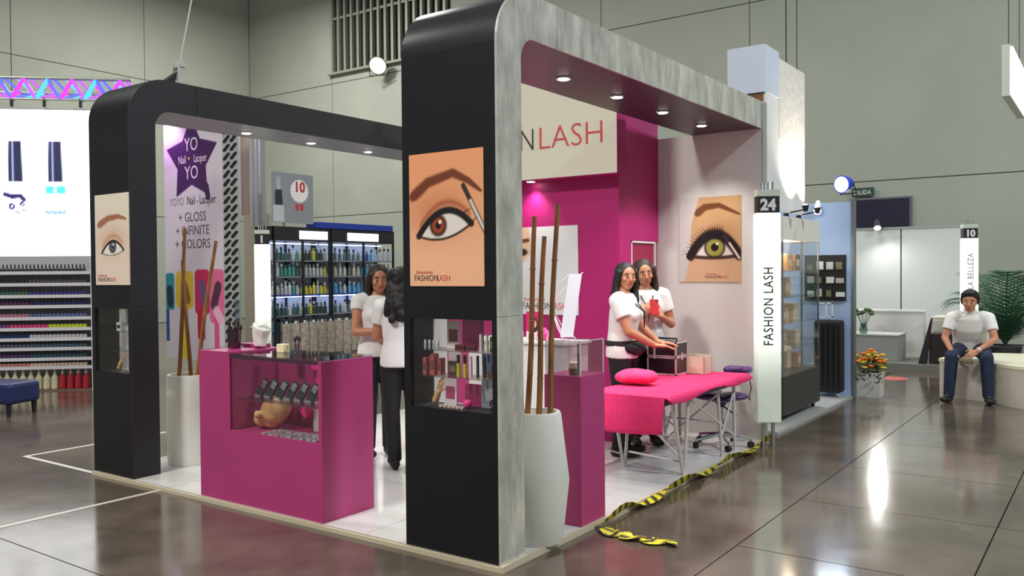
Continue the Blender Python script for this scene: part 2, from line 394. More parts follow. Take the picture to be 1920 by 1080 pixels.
obj('end_cap', MB().box(-0.0, 0.012, 3.85, 3.95, FX, ZT), mat('aluminium_profile', (190, 194, 188), 0.35, 0.6), wend)

def downlight(x, y, z, label, group, power, col=(1, .94, .88), spot=True):
    t = thing('downlight', label, 'lamp', (x, y, z), group)
    obj('trim_ring', MB().lathe((x, y, z), [(.055, -.001), (.054, -.006), (.042, -.007)]), CHROME, t)
    obj('lens', MB().lathe((x, y, z), [(.035, -.010), (.040, -.006)], 16), LIT, t)
    l = bpy.data.lights.new('downlight_beam', 'SPOT'); l.energy = power; l.spot_size = R(105); l.spot_blend = 0.8; l.color = col; l.shadow_soft_size = .035
    o = bpy.data.objects.new('downlight_beam', l); COL.objects.link(o); o.location = (x, y, z - .02); o.parent = t; o.matrix_parent_inverse = world_of(t).inverted()
for i, (y, w) in enumerate([(1.19, 'nearest'), (1.9, 'second'), (2.63, 'third'), (3.38, 'farthest')]):
    downlight(-.35, y, ZB, w + ' of four round downlights in the aubergine soffit', 'downlights in the silver arch', 75)
for i, (y, w) in enumerate([(1.27, 'nearest'), (2.0, 'middle'), (2.74, 'farthest')]):
    downlight(-3.62, y, ZB, w + ' of three round downlights in the grey soffit of the black arch', 'downlights in the black arch', 30)

# storage closet with the white name board
cl = thing('storage_closet', 'magenta storage closet under a white name board at the back of the stand', 'closet', (-1.9, 3.4, FX))
CX, CY = -0.977, 3.08
obj('front_wall', MB().box(-2.9, CX - .03, CY, CY + .03, FX, 3.28), PINKWALL, cl)
obj('side_wall', MB().box(CX - .03, CX, CY, 3.30, FX, 3.28), PINKWALL, cl)
obj('side_wall', MB().box(CX - .03, CX, 3.30, 3.845, 1.78, 3.28), PINKWALL, cl)
dr = obj('door', MB().box(CX - .045, CX - .012, 3.315, 3.835, FX, 1.76), mat('dark_magenta_door', (150, 24, 72), 0.5), cl)
obj('door_frame', MB().box(CX - .012, CX + .004, 3.30, 3.315, FX, 1.775).box(CX - .012, CX + .004, 3.30, 3.78, 1.76, 1.775).box(CX - .012, CX + .004, 3.765, 3.78, 1.55, 1.76), WHITE, cl)
obj('handle', MB().box(CX - .012, CX + .02, 3.36, 3.40, .95, 1.0), CHROME, dr)
hd = obj('name_board', MB().box(-2.95, -.908, CY - .16, CY - .002, 2.335, 3.3), CREAM, cl)
obj('board_side', MB().box(-.9078, -.904, CY - .16, CY - .002, 2.335, 3.3), PINKWALL, hd)
obj('board_underside', MB().box(-2.95, -.908, CY - .158, CY - .002, 2.331, 2.3348), PINKWALL, hd)
N1 = CY - .161
text('FASHION', .285, (-1.725, N1 - .0, 2.595), (1, 0, 0), (0, 0, 1), DARKTXT, hd, align='RIGHT', bold=-.0045, sx=.8, depth=.003)
text('LASH', .285, (-1.705, N1 - .0, 2.595), (1, 0, 0), (0, 0, 1), REDTXT, hd, bold=-.0045, sx=1.03, depth=.003)
downlight(-1.83, CY - .08, 2.3305, 'single round downlight under the white name board', None, 22, (1, .85, .9))
downlight(-2.5, CY - .08, 2.3305, 'round downlight under the left end of the white name board', None, 22, (1, .85, .9))

# ------------------------------------------------------------------ printed posters
def eye_print(skin, skin2, shadow, brow, browcol, L, Rr, hup, hlo, iris, ir, icol, liner, lash=None, pen=None, bg=None):
    def fn(u, v):
        c = np.ones(u.shape + (3,)) * np.array(skin, float)
        c = mix(c, skin2, sst(0.2, 1.3, v) * 0.7)
        c = mix(c, shadow, 0.35 * np.exp(-((u - iris[0]) ** 2 / .16 + (v - iris[1] - .12) ** 2 / .06)))
        t = np.clip((u - L[0]) / (Rr[0] - L[0]), 0, 1); base = L[1] + (Rr[1] - L[1]) * t
        env = 4 * t * (1 - t); vu = base + hup * env; vl = base - hlo * env
        c = mix(c, shadow, 0.6 * np.exp(-(np.minimum(np.abs(v - vu - .085), .5) / .03) ** 2) * (t > 0.02) * (t < .98))
        ins = sst(-.008, .008, np.minimum(vu - v, v - vl)) * (u > L[0]) * (u < Rr[0])
        c = mix(c, (232, 222, 214), ins)
        d = np.hypot(u - iris[0], v - iris[1])
        c = mix(c, icol, ins * sst(ir + .01, ir - .01, d)); c = mix(c, (30, 18, 14), ins * np.exp(-((d - ir) / .018) ** 2) * .8)
        c = mix(c, (14, 10, 10), ins * sst(ir * .42, ir * .36, d)); c = mix(c, (250, 245, 240), ins * sst(.026, .016, np.hypot(u - iris[0] - ir * .25, v - iris[1] - ir * .35)))
        pu = [(L[0] + (Rr[0] - L[0]) * k / 14, L[1] + (Rr[1] - L[1]) * k / 14 + hup * 4 * (k / 14) * (1 - k / 14)) for k in range(15)]
        pl = [(p[0], L[1] + (Rr[1] - L[1]) * k / 14 - hlo * 4 * (k / 14) * (1 - k / 14)) for k, p in enumerate(pu)]
        q, tt = curve_d(u, v, pu); c = mix(c, (20, 12, 14), sst(liner * (1.3), liner * .6, q))
        q, tt = curve_d(u, v, pl); c = mix(c, (44, 22, 18), sst(liner * .5, liner * .2, q) * .85)
        q, tt = curve_d(u, v, brow); w = .012 + .052 * np.clip(1 - tt, 0, 1) ** .6 * sst(-.02, .1, tt + .06)
        c = mix(c, browcol, sst(w * 1.35, w * .55, q) * .92)
        if lash:
            for (a, b) in lash:
                q, tt = seg_d(u, v, a, b); c = mix(c, (24, 14, 16), sst(.012 * (1.15 - tt), .004 * (1.05 - tt), q))
        if pen:
            q, tt = seg_d(u, v, *pen); c = mix(c, (54, 42, 40), sst(.032, .024, q)); c = mix(c, (226, 214, 204), sst(.02, .012, q) * (tt > .3))
        if bg is not None: c = bg(u, v, c)
        return c
    return fn
def poster(name, label, o, w, h, fn, nx, ny, wordx=.06, wordv=.055, ws=.045):
    t = painted(name, o, (1, 0, 0), (0, 0, 1), w, h, fn, nx, ny, PRINT)
    tag(t, label, 'poster')
    if wordx is not None:
        z = o[2] + wordv * w; y = o[1] - .0065
        text('FASHION', ws, (o[0] + wordx * w, y, z), (1, 0, 0), (0, 0, 1), DARKTXT, t, depth=.0006, sx=.9)
        text('LASH', ws, (o[0] + wordx * w + ws * 3.45, y, z), (1, 0, 0), (0, 0, 1), REDTXT, t, depth=.0006, sx=.9)
        text('Extensiones', ws * .55, (o[0] + wordx * w + ws * .2, y, z + ws * .85), (1, 0, 0), (0, 0, 1), REDTXT, t, depth=.0006, shear=.4)
    return t
fnA = eye_print((246, 186, 146), (234, 150, 100), (150, 66, 34), [(.05, .95), (.26, 1.09), (.6, 1.17), (.8, 1.08), (.97, .96)], (104, 46, 24), (.13, .53), (.84, .64), .2, .09, (.40, .635), .10, (160, 66, 26), .036,
                lash=[((.84, .64), (.93, .72)), ((.7, .74), (.86, .8))], pen=((.74, 1.03), (1.02, .55)))
poster('eye_poster', 'orange poster of a brown eye with an eyebrow brush on the nearest pillar', (-.585, -.001, 1.435), .50, .70, fnA, 110, 150)
fnB = eye_print((226, 206, 190), (224, 214, 196), (190, 120, 92), [(.12, .98), (.4, 1.08), (.7, 1.1), (.93, 1.05)], (156, 96, 70), (.2, .52), (.84, .56), .17, .06, (.52, .62), .09, (96, 104, 132), .02)
poster('eye_poster', 'pale poster of a grey-blue eye on the far left black pillar', (-3.75, -.001, 1.438), .455, .67, fnB, 90, 130)
def bgC(u, v, c):
    edge = np.interp(v, [0, .35, .45, .88, 1.06, 1.31], [.08, .17, .17, .2, .25, .33])
    out = sst(edge + .01, edge - .01, u)
    dark = np.min(c, axis=-1) < 60
    return mix(c, (206, 202, 198), out * (~dark))
random.seed(3)
lashC = []
for k in range(17):
    t = k / 16.0; a = (.2 + .5 * t, .46 + .28 * math.sin(min(t * 1.25, 1.0) * math.pi * .5)); ang = R(190 - 105 * t); ln = .2 if t < .6 else .16
    lashC.append((a, (a[0] + ln * math.cos(ang) * .9, a[1] + ln * math.sin(ang))))
fnC = eye_print((214, 176, 138), (200, 156, 104), (120, 74, 36), [(.3, 1.06), (.42, 1.15), (.65, 1.17), (.98, 1.02)], (106, 60, 26), (.18, .40), (.97, .40), .33, .03, (.58, .53), .155, (158, 156, 74), .075,
                lash=lashC, pen=((.74, .7), (.97, .36)), bg=bgC)
poster('eye_poster', 'poster of a green eye with long black lashes on the white end wall', (-.765, 3.849, 1.405), .583, .762, fnC, 120, 150, wordx=.42, ws=.04)
def fnD(u, v):
    c = np.ones(u.shape + (3,)) * 222.0
    face = sst(.36, .30, u - .1 * np.sin(np.clip((v - .1) * 4, 0, 3.1)) - .16 * sst(.25, .5, v)); c = mix(c, (222, 182, 150), face)
    for (px_, py_) in ((.2, .44), (.47, .47)):
        d = np.hypot((u - px_) / .09, (v - py_) / .035); c = mix(c, (40, 24, 22), sst(1.1, .8, d)); c = mix(c, (210, 200, 196), sst(.5, .3, d))
        q, _ = seg_d(u, v, (px_ - .09, py_ + .07), (px_ + .09, py_ + .09)); c = mix(c, (96, 60, 40), sst(.02, .01, q))
    q, _ = seg_d(u, v, (.24, .14), (.4, .14)); c = mix(c, (190, 70, 84), sst(.035, .02, q)); return c
pD = poster('face_poster', 'white landscape poster with a cropped face on the magenta closet wall', (-2.6, CY - .001, 1.12), 1.215, .80, fnD, 120, 80, wordx=.5, wordv=.04, ws=.088)

# ------------------------------------------------------------------ front counter with showcase
ct = thing('display_counter', 'magenta counter with a glass showcase standing between the two black pillars', 'counter', (-1.9, .2, FX))
X0, X1, Y1, ZC = -2.495, -1.30, .425, .985
obj('front_panel', MB().box(X0, X1 - .03, .004, .03, FX, .50).box(X0, -2.17, .004, .03, .50, ZC), PINK, ct)
obj('end_panel', MB().box(X1 - .03, X1, .0, Y1, FX, ZC), PINK, ct, bevel=.002)
obj('end_panel', MB().box(X0, X0 + .03, .03, Y1, FX, ZC + .02), PINK, ct)
obj('divider', MB().box(-2.2, -2.17, .03, Y1 - .03, .50, ZC - .01), PINK, ct)
obj('back_panel', MB().box(X0 + .03, -1.78, Y1 - .03, Y1, FX, ZC - .01).box(-1.78, X1 - .03, Y1 - .03, Y1, FX, .72), PINK, ct)
obj('case_floor', MB().box(-2.17, X1 - .03, .03, Y1 - .03, .47, .495), PINK, ct)
obj('solid_top', MB().box(X0, -2.17, .004, Y1, ZC, ZC + .02), PINK, ct)
obj('glass_front', MB().box(-2.17, X1 - .03, .012, .018, .50, ZC - .02), GLASS, ct)
obj('glass_top', MB().box(-2.17, X1, .0, Y1, ZC, ZC + .01), ACRYL, ct)
obj('top_rail', MB().box(-2.17, X1 - .03, .004, .02, ZC - .02, ZC), mat('dark_edge', (70, 44, 62), 0.3), ct)
obj('glass_shelf', MB().box(-2.165, X1 - .035, .05, .33, .695, .703), ACRYL, ct)
# lash trays standing in a slanted row on the glass shelf
for i in range(8):
    x = -2.12 + i * .098
    t = thing('lash_tray', 'slanted black and silver lash tray in the row on the counter showcase shelf', 'cosmetics', (x, .16, .703), 'lash trays in the counter')
    Mx = Matrix.Translation((x + .03, .16, .705)) @ Matrix.Rotation(R(24), 4, 'Y') @ Matrix.Rotation(R(-18), 4, 'X')
    obj('tray', MB().box(-.03, .03, -.006, .006, .012, .125), BLACKM, t, M=Mx)
    obj('lid_label', MB().box(-.02, .022, -.0075, -.006, .07, .115), mat('silver_foil', (190, 192, 198), .25, .7), t, M=Mx)
    obj('foot', MB().box(-.028, .028, -.006, .05, 0.0, .012), mat('silver_foil', (190, 192, 198), .25, .7), t, M=Matrix.Translation((x + .03, .16, .7035)))
# mannequin head lying on its side
mb = MB().ell((-1.97, .2, .615), (.105, .085, .09)).ell((-1.90, .19, .645), (.075, .07, .075)).ell((-2.06, .17, .56), (.055, .055, .055)).cap((-2.02, .19, .58), (-2.08, .2, .545), .05, .045).ell((-2.02, .10, .60), (.025, .022, .03)).ell((-2.0, .2, .54), (.06, .05, .042))
tag(obj('mannequin_head', remesh(mb, .01, 4), mat('tan_vinyl', (214, 168, 116), .5)), 'tan mannequin practice head lying in the counter showcase', 'mannequin')
FOIL = mat('silver_packet', (188, 186, 192), .3, .5, var=.4, scale=60)
k = 0
for i in range(9):
    for j in range(2):
        x = -1.86 + i * .058; y = .055 + j * .085
        M_ = Matrix.Translation((x, y, .4965)) @ Matrix.Rotation(random.uniform(-.3, .3), 4, 'Z')
        tag(obj('lash_packet', MB().box(-.022, .022, -.034, .034, 0, .012 + .004 * random.random()), FOIL, M=M_, bevel=.002), 'small silver lash packet on the floor of the counter showcase', 'packet', 'silver packets in the counter')
        k += 1
bw = thing('ribbon_bow', 'hot pink ribbon bow hanging inside the counter showcase', 'ribbon', (-1.72, .36, .9))
PK2 = mat('hot_pink_satin', (240, 50, 140), .4)
obj('loop', MB().ell((-1.755, .36, .9), (.055, .02, .035)), PK2, bw, True); obj('loop', MB().ell((-1.665, .36, .885), (.055, .02, .035)), PK2, bw, True)
obj('knot', MB().ell((-1.71, .352, .893), (.018, .018, .02)), PK2, bw, True)
obj('tail', MB().prism([(-1.72, .89), (-1.70, .89), (-1.66, .78), (-1.70, .75)], 'y', .355, .362), PK2, bw); obj('tail', MB().prism([(-1.72, .89), (-1.70, .89), (-1.72, .74), (-1.77, .76)], 'y', .355, .362), PK2, bw)
obj('cord', MB().cyl((-1.71, .36, .9), (-1.71, .36, .985), .002), PK2, bw)
hx = [(.0, -.05)] + [(.05 * math.sin(a) ** 3 * 1.0, .045 * (13 * math.cos(a) - 5 * math.cos(2 * a) - 2 * math.cos(3 * a) - math.cos(4 * a)) / 16) for a in [i * math.pi / 10 for i in range(-9, 10)]]
tag(obj('heart_box', MB().prism([(-1.73 + p[0], .62 + p[1] + .005) for p in hx[1:]], 'y', .24, .29), PK2, bevel=.004), 'small hot pink heart-shaped box below the ribbon bow', 'box')
tag(obj('carton', MB().box(-1.68, -1.36, .27, .36, .496, .64), mat('pale_carton', (206, 206, 196), .6), bevel=.004), 'pale grey carton at the back of the counter showcase', 'box')
# things standing on the counter
def brush(x, y, z, lean, h, c):
    M_ = Matrix.Translation((x, y, z)) @ Matrix.Rotation(lean[0], 4, 'X') @ Matrix.Rotation(lean[1], 4, 'Y')
    return M_
def cup(label, x, y, z, r, h, tint, n, hts, bcol):
    t = thing('acrylic_cup', label, 'cup', (x, y, z))
    obj('bowl', MB().lathe((x, y, z), [(r * .8, 0), (r, h), (r * .94, h), (r * .76, .006)], 20), tint, t, True)
    for i in range(n):
        a = i * 2.4; dx, dy = math.cos(a) * r * .45, math.sin(a) * r * .45; hh = hts * random.uniform(.8, 1.05)
        b = thing('makeup_brush', 'thin makeup brush standing in ' + label, 'brush', (x + dx, y + dy, z + .008), 'brushes in ' + label)
        tip = (x + dx * 2.1, y + dy * 2.1, z + hh); mid = tuple((x + dx, y + dy, z + .008)[k] * .3 + tip[k] * .7 for k in range(3))
        obj('handle', MB().cyl((x + dx, y + dy, z + .008), mid, .004, .005, 8), mat('brush_handle_%d' % (i % 2), bcol[i % 2], .4), b)
        obj('bristles', MB().loft([mid, tuple((mid[k] + tip[k]) / 2 for k in range(3)), tip], [.006, .011, .003], [.006, .011, .003], (1, 0, 0), 8), mat('brush_hair', (50, 38, 34), .8), b)
    return t
zt = ZC + .02
cup('faceted acrylic cup at the left end of the counter', -2.38, .2, zt, .05, .13, glass_mat('smoky_acrylic', (196, 170, 190), .3), 5, .19, [(80, 60, 70), (150, 110, 130)])
cup('small glass of brushes on the glass counter top', -1.80, .25, ZC + .0105, .024, .06, ACRYL, 3, .12, [(200, 120, 50), (60, 40, 40)])
tag(obj('cream_box', MB().box(-1.97, -1.90, .22, .27, ZC + .0105, ZC + .065), mat('cream_card', (232, 220, 176), .5), bevel=.003), 'small cream box standing on the glass counter top', 'box')
tag(obj('pink_box', MB().box(-2.475, -2.25, .30, .40, zt + .0005, zt + .025), PINK, bevel=.003), 'flat magenta box at the left end of the counter', 'box')
pb = thing('paper_bag', 'crumpled white paper bag standing open on the counter', 'bag', (-2.19, .33, zt))
obj('bag_body', remesh(MB().loft([(-2.24, .30, zt + .012), (-2.235, .30, zt + .08), (-2.21, .30, zt + .15)], [.05, .065, .08], [.035, .045, .06], (1, 0, 0), 9), .01, 2), mat('white_paper', (232, 230, 222), .8, var=.08, scale=20, bump=.4), pb)
obj('bag_flap', MB().add([(-2.30, .27, zt + .14), (-2.16, .27, zt + .16), (-2.06, .25, zt + .19), (-2.18, .33, zt + .20), (-2.30, .27, zt + .143), (-2.16, .27, zt + .163), (-2.06, .25, zt + .193), (-2.18, .33, zt + .203)], [(0, 1, 2, 3), (4, 5, 6, 7), (0, 1, 5, 4), (1, 2, 6, 5), (2, 3, 7, 6), (3, 0, 4, 7)]), MATS['white_paper'], pb)
sw = thing('acrylic_sign', 'tall narrow white acrylic sign standing at the left end of the counter', 'sign', (-2.43, .27, zt))
obj('plate', MB().box(-2.465, -2.415, .265, .275, zt, zt + .33), glass_mat('frosted_plate', (226, 226, 232), .4), sw); obj('base', MB().box(-2.475, -2.405, .24, .298, zt, zt + .008), WHITE, sw)
CHAIRW = mat('chair_white', (214, 216, 218), .35)

# ------------------------------------------------------------------ vases with bamboo canes
def vase(label, x, y, prof, sticks, where):
    t = thing('floor_vase', label, 'vase', (x, y, FX))
    obj('shell', MB().lathe((x, y, FX), prof, 36), CERAMIC, t, True)
    zt_ = FX + prof[-1][1] - .03
    for i, (bx, by, tx, ty, tz) in enumerate(sticks):
        pts = []; n = 9
        for k in range(n):
            s_ = k / (n - 1); pts.append((bx + (tx - bx) * s_ + .008 * math.sin(5 * s_ + i), by + (ty - by) * s_, zt_ + (tz - zt_) * s_))
        c = thing('bamboo_cane', ['leftmost', 'middle', 'rightmost'][i] + ' of the brown bamboo canes standing in ' + where, 'cane', pts[0], 'canes in ' + where)
        obj('stem', MB().tube(pts, [.017 - .0045 * k / n for k in range(n)], 9), BAMBOO, c, True)
        for k in range(2, n - 1, 2): obj('node', MB().lathe(pts[k], [(.015, -.005), (.0195, 0), (.015, .005)], 10), BAMBOO, c)
    return t
vase('white angular floor vase swelling at the middle, behind the nearest pillar', -.085, .455, [(.135, 0), (.142, .02), (.178, .34), (.135, .70), (.128, .712), (.112, .712), (.112, .66)],
     [(-.135, .43, -.09, .47, 1.81), (-.08, .455, -.045, .49, 1.70), (-.02, .48, .012, .53, 1.875)], 'the white vase by the nearest pillar')
vase('white cylindrical floor vase beside the far left black pillar', -3.44, .55, [(.15, 0), (.158, .02), (.165, .4), (.158, .69), (.152, .70), (.136, .70), (.136, .64)],
     [(-3.52, .52, -3.41, .53, 1.87), (-3.40, .55, -3.44, .52, 1.62), (-3.36, .56, -3.10, .58, 1.77)], 'the white vase by the far left pillar')

# ------------------------------------------------------------------ pedestal, white counter and what stands on them
pd_ = thing('display_pedestal', 'magenta pedestal topped by a clear acrylic box, behind the white vase', 'pedestal', (-.12, .92, FX))
obj('body', MB().box(-.25, .0, .785, 1.065, FX, .90), PINK, pd_, bevel=.003)
ab = obj('acrylic_box', MB().box(-.245, -.005, .79, .793, .9005, 1.10).box(-.008, -.005, .79, 1.06, .9005, 1.10).box(-.245, -.242, .79, 1.06, .9005, 1.10).box(-.245, -.005, 1.057, 1.06, .9005, 1.10), ACRYL, pd_)
obj('polished_edge', MB().box(-.247, -.003, .788, .7955, 1.10, 1.104).box(-.0085, -.003, .788, 1.062, 1.10, 1.104).box(-.0085, -.003, .788, .795, .9005, 1.10).box(-.0085, -.003, 1.055, 1.062, .9005, 1.10), mat('acrylic_edge', (226, 222, 226), .2), ab)
obj('black_post', MB().box(-.03, -.018, .80, .815, .9005, 1.09), BLACKM, pd_)
cn = thing('candle', 'small cream candle in a brown glass on the magenta pedestal', 'candle', (-.085, .86, .9005))
obj('glass_cup', MB().lathe((-.085, .86, .9005), [(.024, 0), (.036, .012), (.037, .038), (.033, .038)], 18), mat('amber_glass', (110, 46, 40), .15), cn, True)
obj('wax', MB().lathe((-.085, .86, .9005), [(.031, .036), (.033, .07), (.026, .076)], 18), mat('cream_wax', (232, 214, 190), .5), cn, True)
obj('wick', MB().cyl((-.085, .86, .975), (-.085, .86, .984), .0015), DARKTXT, cn)
wc = thing('white_counter', 'plain white counter behind the magenta pedestal', 'counter', (-1.15, 1.98, FX))
obj('body', MB().box(-1.62, -.72, 1.80, 2.10, FX, .975), WHITE, wc, bevel=.003); obj('top', MB().box(-1.64, -.70, 1.78, 2.12, .9755, .995), WHITE, wc)
xb = thing('tabletop_banner', 'small white banner on thin bowed rods on the white counter', 'banner', (-.78, 1.92, .9955))
def quadsheet(p, th=.002):
    p = [Vector(q) for q in p]; n = (p[1] - p[0]).cross(p[3] - p[0]).normalized() * th
    return MB().add(p + [q + n for q in p], [(0, 1, 2, 3), (7, 6, 5, 4), (0, 4, 5, 1), (1, 5, 6, 2), (2, 6, 7, 3), (3, 7, 4, 0)])
obj('sheet', quadsheet([(-.80, 1.84, 1.03), (-.715, 1.88, 1.03), (-.66, 1.92, 1.49), (-.745, 1.88, 1.49)]), mat('banner_white', (222, 220, 232), .5), xb)
RODM = mat('rod_white', (222, 212, 222), .3)
for pts in ([(-.745, 1.885, 1.49), (-.80, 1.86, 1.43), (-.85, 1.83, 1.32), (-.86, 1.82, 1.24), (-.80, 1.84, 1.09), (-.78, 1.85, 1.03)],
            [(-.655, 1.93, 1.50), (-.75, 1.88, 1.42), (-.84, 1.84, 1.30)], [(-.86, 1.82, 1.26), (-.88, 1.84, 1.12), (-.93, 1.86, 1.0)], [(-.86, 1.82, 1.26), (-.83, 1.9, 1.12), (-.74, 1.98, 1.0)], [(-.86, 1.82, 1.24), (-.81, 1.82, 1.10), (-.75, 1.82, 1.0)]):
    obj('rod', MB().tube(pts, .0045, 6), RODM, xb)
obj('teal_clip', MB().ell((-.845, 1.82, 1.25), (.018, .014, .045)), mat('teal_plastic', (60, 176, 164), .4), xb, True)
for i in range(3):
    x = -1.30 + i * .12
    t = thing('product_jar', ['leftmost', 'middle', 'rightmost'][i] + ' white lidded jar on the white counter', 'jar', (x, 1.86, .9955), 'jars on the white counter')
    obj('jar', MB().lathe((x, 1.86, .9955), [(.03, 0), (.034, .01), (.034, .035), (.03, .038)], 16), WHITE, t, True); obj('lid', MB().lathe((x, 1.86, .9955), [(.035, .038), (.035, .056), (.03, .058)], 16), mat('pearl_lid', (240, 226, 232), .3), t, True)
def fnP(u, v):
    c = np.ones(u.shape + (3,)) * np.array((206, 40, 104.)); c = mix(c, (240, 226, 228), sst(.42, .38, v)); d = np.hypot((u - .45) / .26, (v - .72) / .38)
    c = mix(c, (36, 24, 28), sst(1.1, .95, d)); d = np.hypot((u - .48) / .15, (v - .78) / .2); c = mix(c, (222, 178, 156), sst(1.1, .9, d)); return c
lf = painted('leaflet_card', (-1.17, 1.95, .9957), (1, 0, 0), (0, 0, 1), .15, .21, fnP, 30, 42, PRINT); tag(lf, 'pink leaflet card with a portrait standing on the white counter', 'card')
tag(obj('gift_pouch', remesh(MB().ell((-.98, 1.9, 1.035), (.06, .04, .04)).ell((-.98, 1.9, 1.075), (.025, .02, .02)), .008, 3), PK2), 'small hot pink pouch on the white counter', 'pouch')

# ------------------------------------------------------------------ massage table, sheet and what lies on it
ZM = .63
TX0, TX1, TY0, TY1 = -.58, .02, 1.90, 3.46
mt = thing('massage_table', 'folding massage table with white metal legs under the pink sheet', 'table', ((TX0 + TX1) / 2, 2.7, FX))
obj('table_top', MB().box(TX0, TX1 - .012, TY0, TY1, ZM - .05, ZM), mat('purple_vinyl', (84, 48, 110), .4), mt, bevel=.012)
LEG = mat('white_leg_paint', (206, 202, 194), .4)
for (x, s) in ((TX0 + .05, -1), (TX1 - .07, 1)):
    for (ya, yb) in ((TY0 + .22, TY0 + .40), (TY0 + .50, TY0 + .42), (TY1 - .50, TY1 - .42), (TY1 - .16, TY1 - .14)):
        obj('leg', MB().cyl((x, ya, ZM - .05), (x, yb, FX), .014, .012, 10), LEG, mt)
for x in (TX0 + .05, TX1 - .07):
    obj('brace', MB().cyl((x, TY0 + .55, ZM - .08), (x, TY1 - .16, .16), .008, n=8), LEG, mt); obj('brace', MB().cyl((x, TY1 - .45, .16), (x, TY1 - .15, ZM - .1), .008, n=8), LEG, mt)
    obj('brace', MB().cyl((x, TY0 + .40, .12), (x - (.28 if x > -.3 else 0), TY0 + .1, .22), .007, n=8), LEG, mt)
for y in (TY0 + .42, TY1 - .42): obj('cross_bar', MB().cyl((TX0 + .05, y, .3), (TX1 - .07, y, .3), .008, n=8), LEG, mt)
for a, b in (((TX0 + .05, TY0 + .41, ZM - .08), (TX1 - .07, TY0 + .41, .12)), ((TX1 - .07, TY1 - .42, ZM - .08), (TX0 + .05, TY1 - .42, .12))): obj('brace', MB().cyl(a, b, .008, n=8), LEG, mt)
hr = obj('headrest', remesh(MB().cap((-.21, TY1 + .15, ZM + .03), (-.05, TY1 + .15, ZM + .03), .034).cap((-.21, TY1 + .10, ZM + .03), (-.21, TY1 + .2, ZM + .03), .032).cap((-.05, TY1 + .10, ZM + .03), (-.05, TY1 + .2, ZM + .03), .032), .01, 4), MATS['purple_vinyl'], mt)
obj('rod', MB().cyl((-.18, TY1 - .02, ZM - .02), (-.18, TY1 + .14, ZM + .01), .008), CHROME, hr); obj('rod', MB().cyl((-.1, TY1 - .02, ZM - .02), (-.1, TY1 + .14, ZM + .01), .008), CHROME, hr)
obj('strap', MB().tube([(TX1 + .0, TY1 + .02, ZM - .03), (TX1 + .01, TY1 + .03, ZM - .1), (TX1 - .0, TY1 + .02, ZM - .16), (TX1 + .01, TY1 + .0, ZM - .2), (TX1 + .0, TY1 - .03, ZM - .17)], .004, 6), BLACKM, mt)
# the draped sheet: a grid with thickness, hanging over the near end
nx, ny = 26, 64; V = []; F = []
for j in range(ny):
    for i in range(nx):
        s_ = i / (nx - 1); q = j / (ny - 1) * 1.86 - .27   # q < 0 hangs over the near end
        x = TX0 - .015 + (TX1 - TX0 + .03) * s_
        if q < 0:
            y = TY0 - .022 - .03 * math.sin(min(1, -q / .27) * 1.6) * (1 - .3 * math.cos(9 * s_)); z = ZM + .012 + q * (.88 + .1 * math.sin(s_ * 3.0)); x = TX0 - .01 + (TX1 - TX0 - .0) * (s_ * (1 - .0 * q))
        else:
            y = TY0 - .02 + q; z = ZM + .010 + .004 * math.sin(7 * q + 3 * s_) + .010 * math.exp(-((q - .72 - .25 * s_) / .03) ** 2) + .010 * math.exp(-((q - 1.18 - .18 * s_) / .025) ** 2)
            e = max(0, abs(s_ - .5) - .47) / .03; z -= .035 * e * (1 + .4 * math.sin(6 * q)); x += (1 if s_ > .5 else -1) * .012 * e
        V.append((x, y, z))
F = [(j * nx + i, j * nx + i + 1, (j + 1) * nx + i + 1, (j + 1) * nx + i) for j in range(ny - 1) for i in range(nx - 1)]
o = obj('pink_sheet', MB().add(V, F), SHEET, None, True); sd = o.modifiers.new('thick', 'SOLIDIFY'); sd.thickness = .008; sd.offset = 1
tag(o, 'hot pink fleece sheet draped over the massage table and its near end', 'sheet')
ZS = ZM + .024
tag(obj('pink_pillow', remesh(MB().ell((-.46, 2.37, ZS + .060), (.155, .115, .058)).ell((-.53, 2.35, ZS + .05), (.09, .11, .048)).ell((-.39, 2.39, ZS + .056), (.095, .112, .054)), .012, 4), mat('pink_velour', (232, 62, 122), .8, var=.08, scale=40)), 'hot pink oval pillow on the near half of the massage table', 'pillow')
tc_ = thing('train_case', 'black makeup case with white metal edging on the massage table', 'case', (-.56, 3.1, ZS))
a0, a1, b0, b1, c0, c1 = -.675, -.415, 2.99, 3.22, ZS, ZS + .27
obj('body', MB().box(a0 + .004, a1 - .004, b0 + .004, b1 - .004, c0 + .003, c1 - .003), mat('dark_case_panel', (40, 24, 34), .3), tc_)
EDG = mat('case_edging', (214, 204, 206), .3, .4); e = .012
for (x, y) in ((a0, b0), (a1 - e, b0), (a0, b1 - e), (a1 - e, b1 - e)): obj('corner_edge', MB().box(x, x + e, y, y + e, c0, c1), EDG, tc_)
for z in (c0, c0 + .135, c0 + .15, c1 - e):
    hh = e if z in (c0, c1 - e) else .010
    obj('edge_band', MB().box(a0, a1, b0, b0 + e * .8, z, z + hh).box(a0, a1, b1 - e * .8, b1, z, z + hh).box(a0, a0 + e * .8, b0, b1, z, z + hh).box(a1 - e * .8, a1, b0, b1, z, z + hh), EDG, tc_)
obj('latch', MB().box(a0 + .06, a0 + .075, b0 - .005, b0 + .002, c0 + .13, c1), EDG, tc_); obj('latch', MB().box(a1 - .002, a1 + .006, 3.09, 3.11, c0 + .12, c0 + .18), EDG, tc_)
obj('handle', MB().tube([(-.63, 3.105, c1), (-.63, 3.105, c1 + .022), (-.46, 3.105, c1 + .022), (-.46, 3.105, c1)], .008), BLACKM, tc_)
bg_ = thing('plastic_box', 'translucent plastic box of pink items at the far end of the massage table', 'box', (-.35, 3.28, ZS))
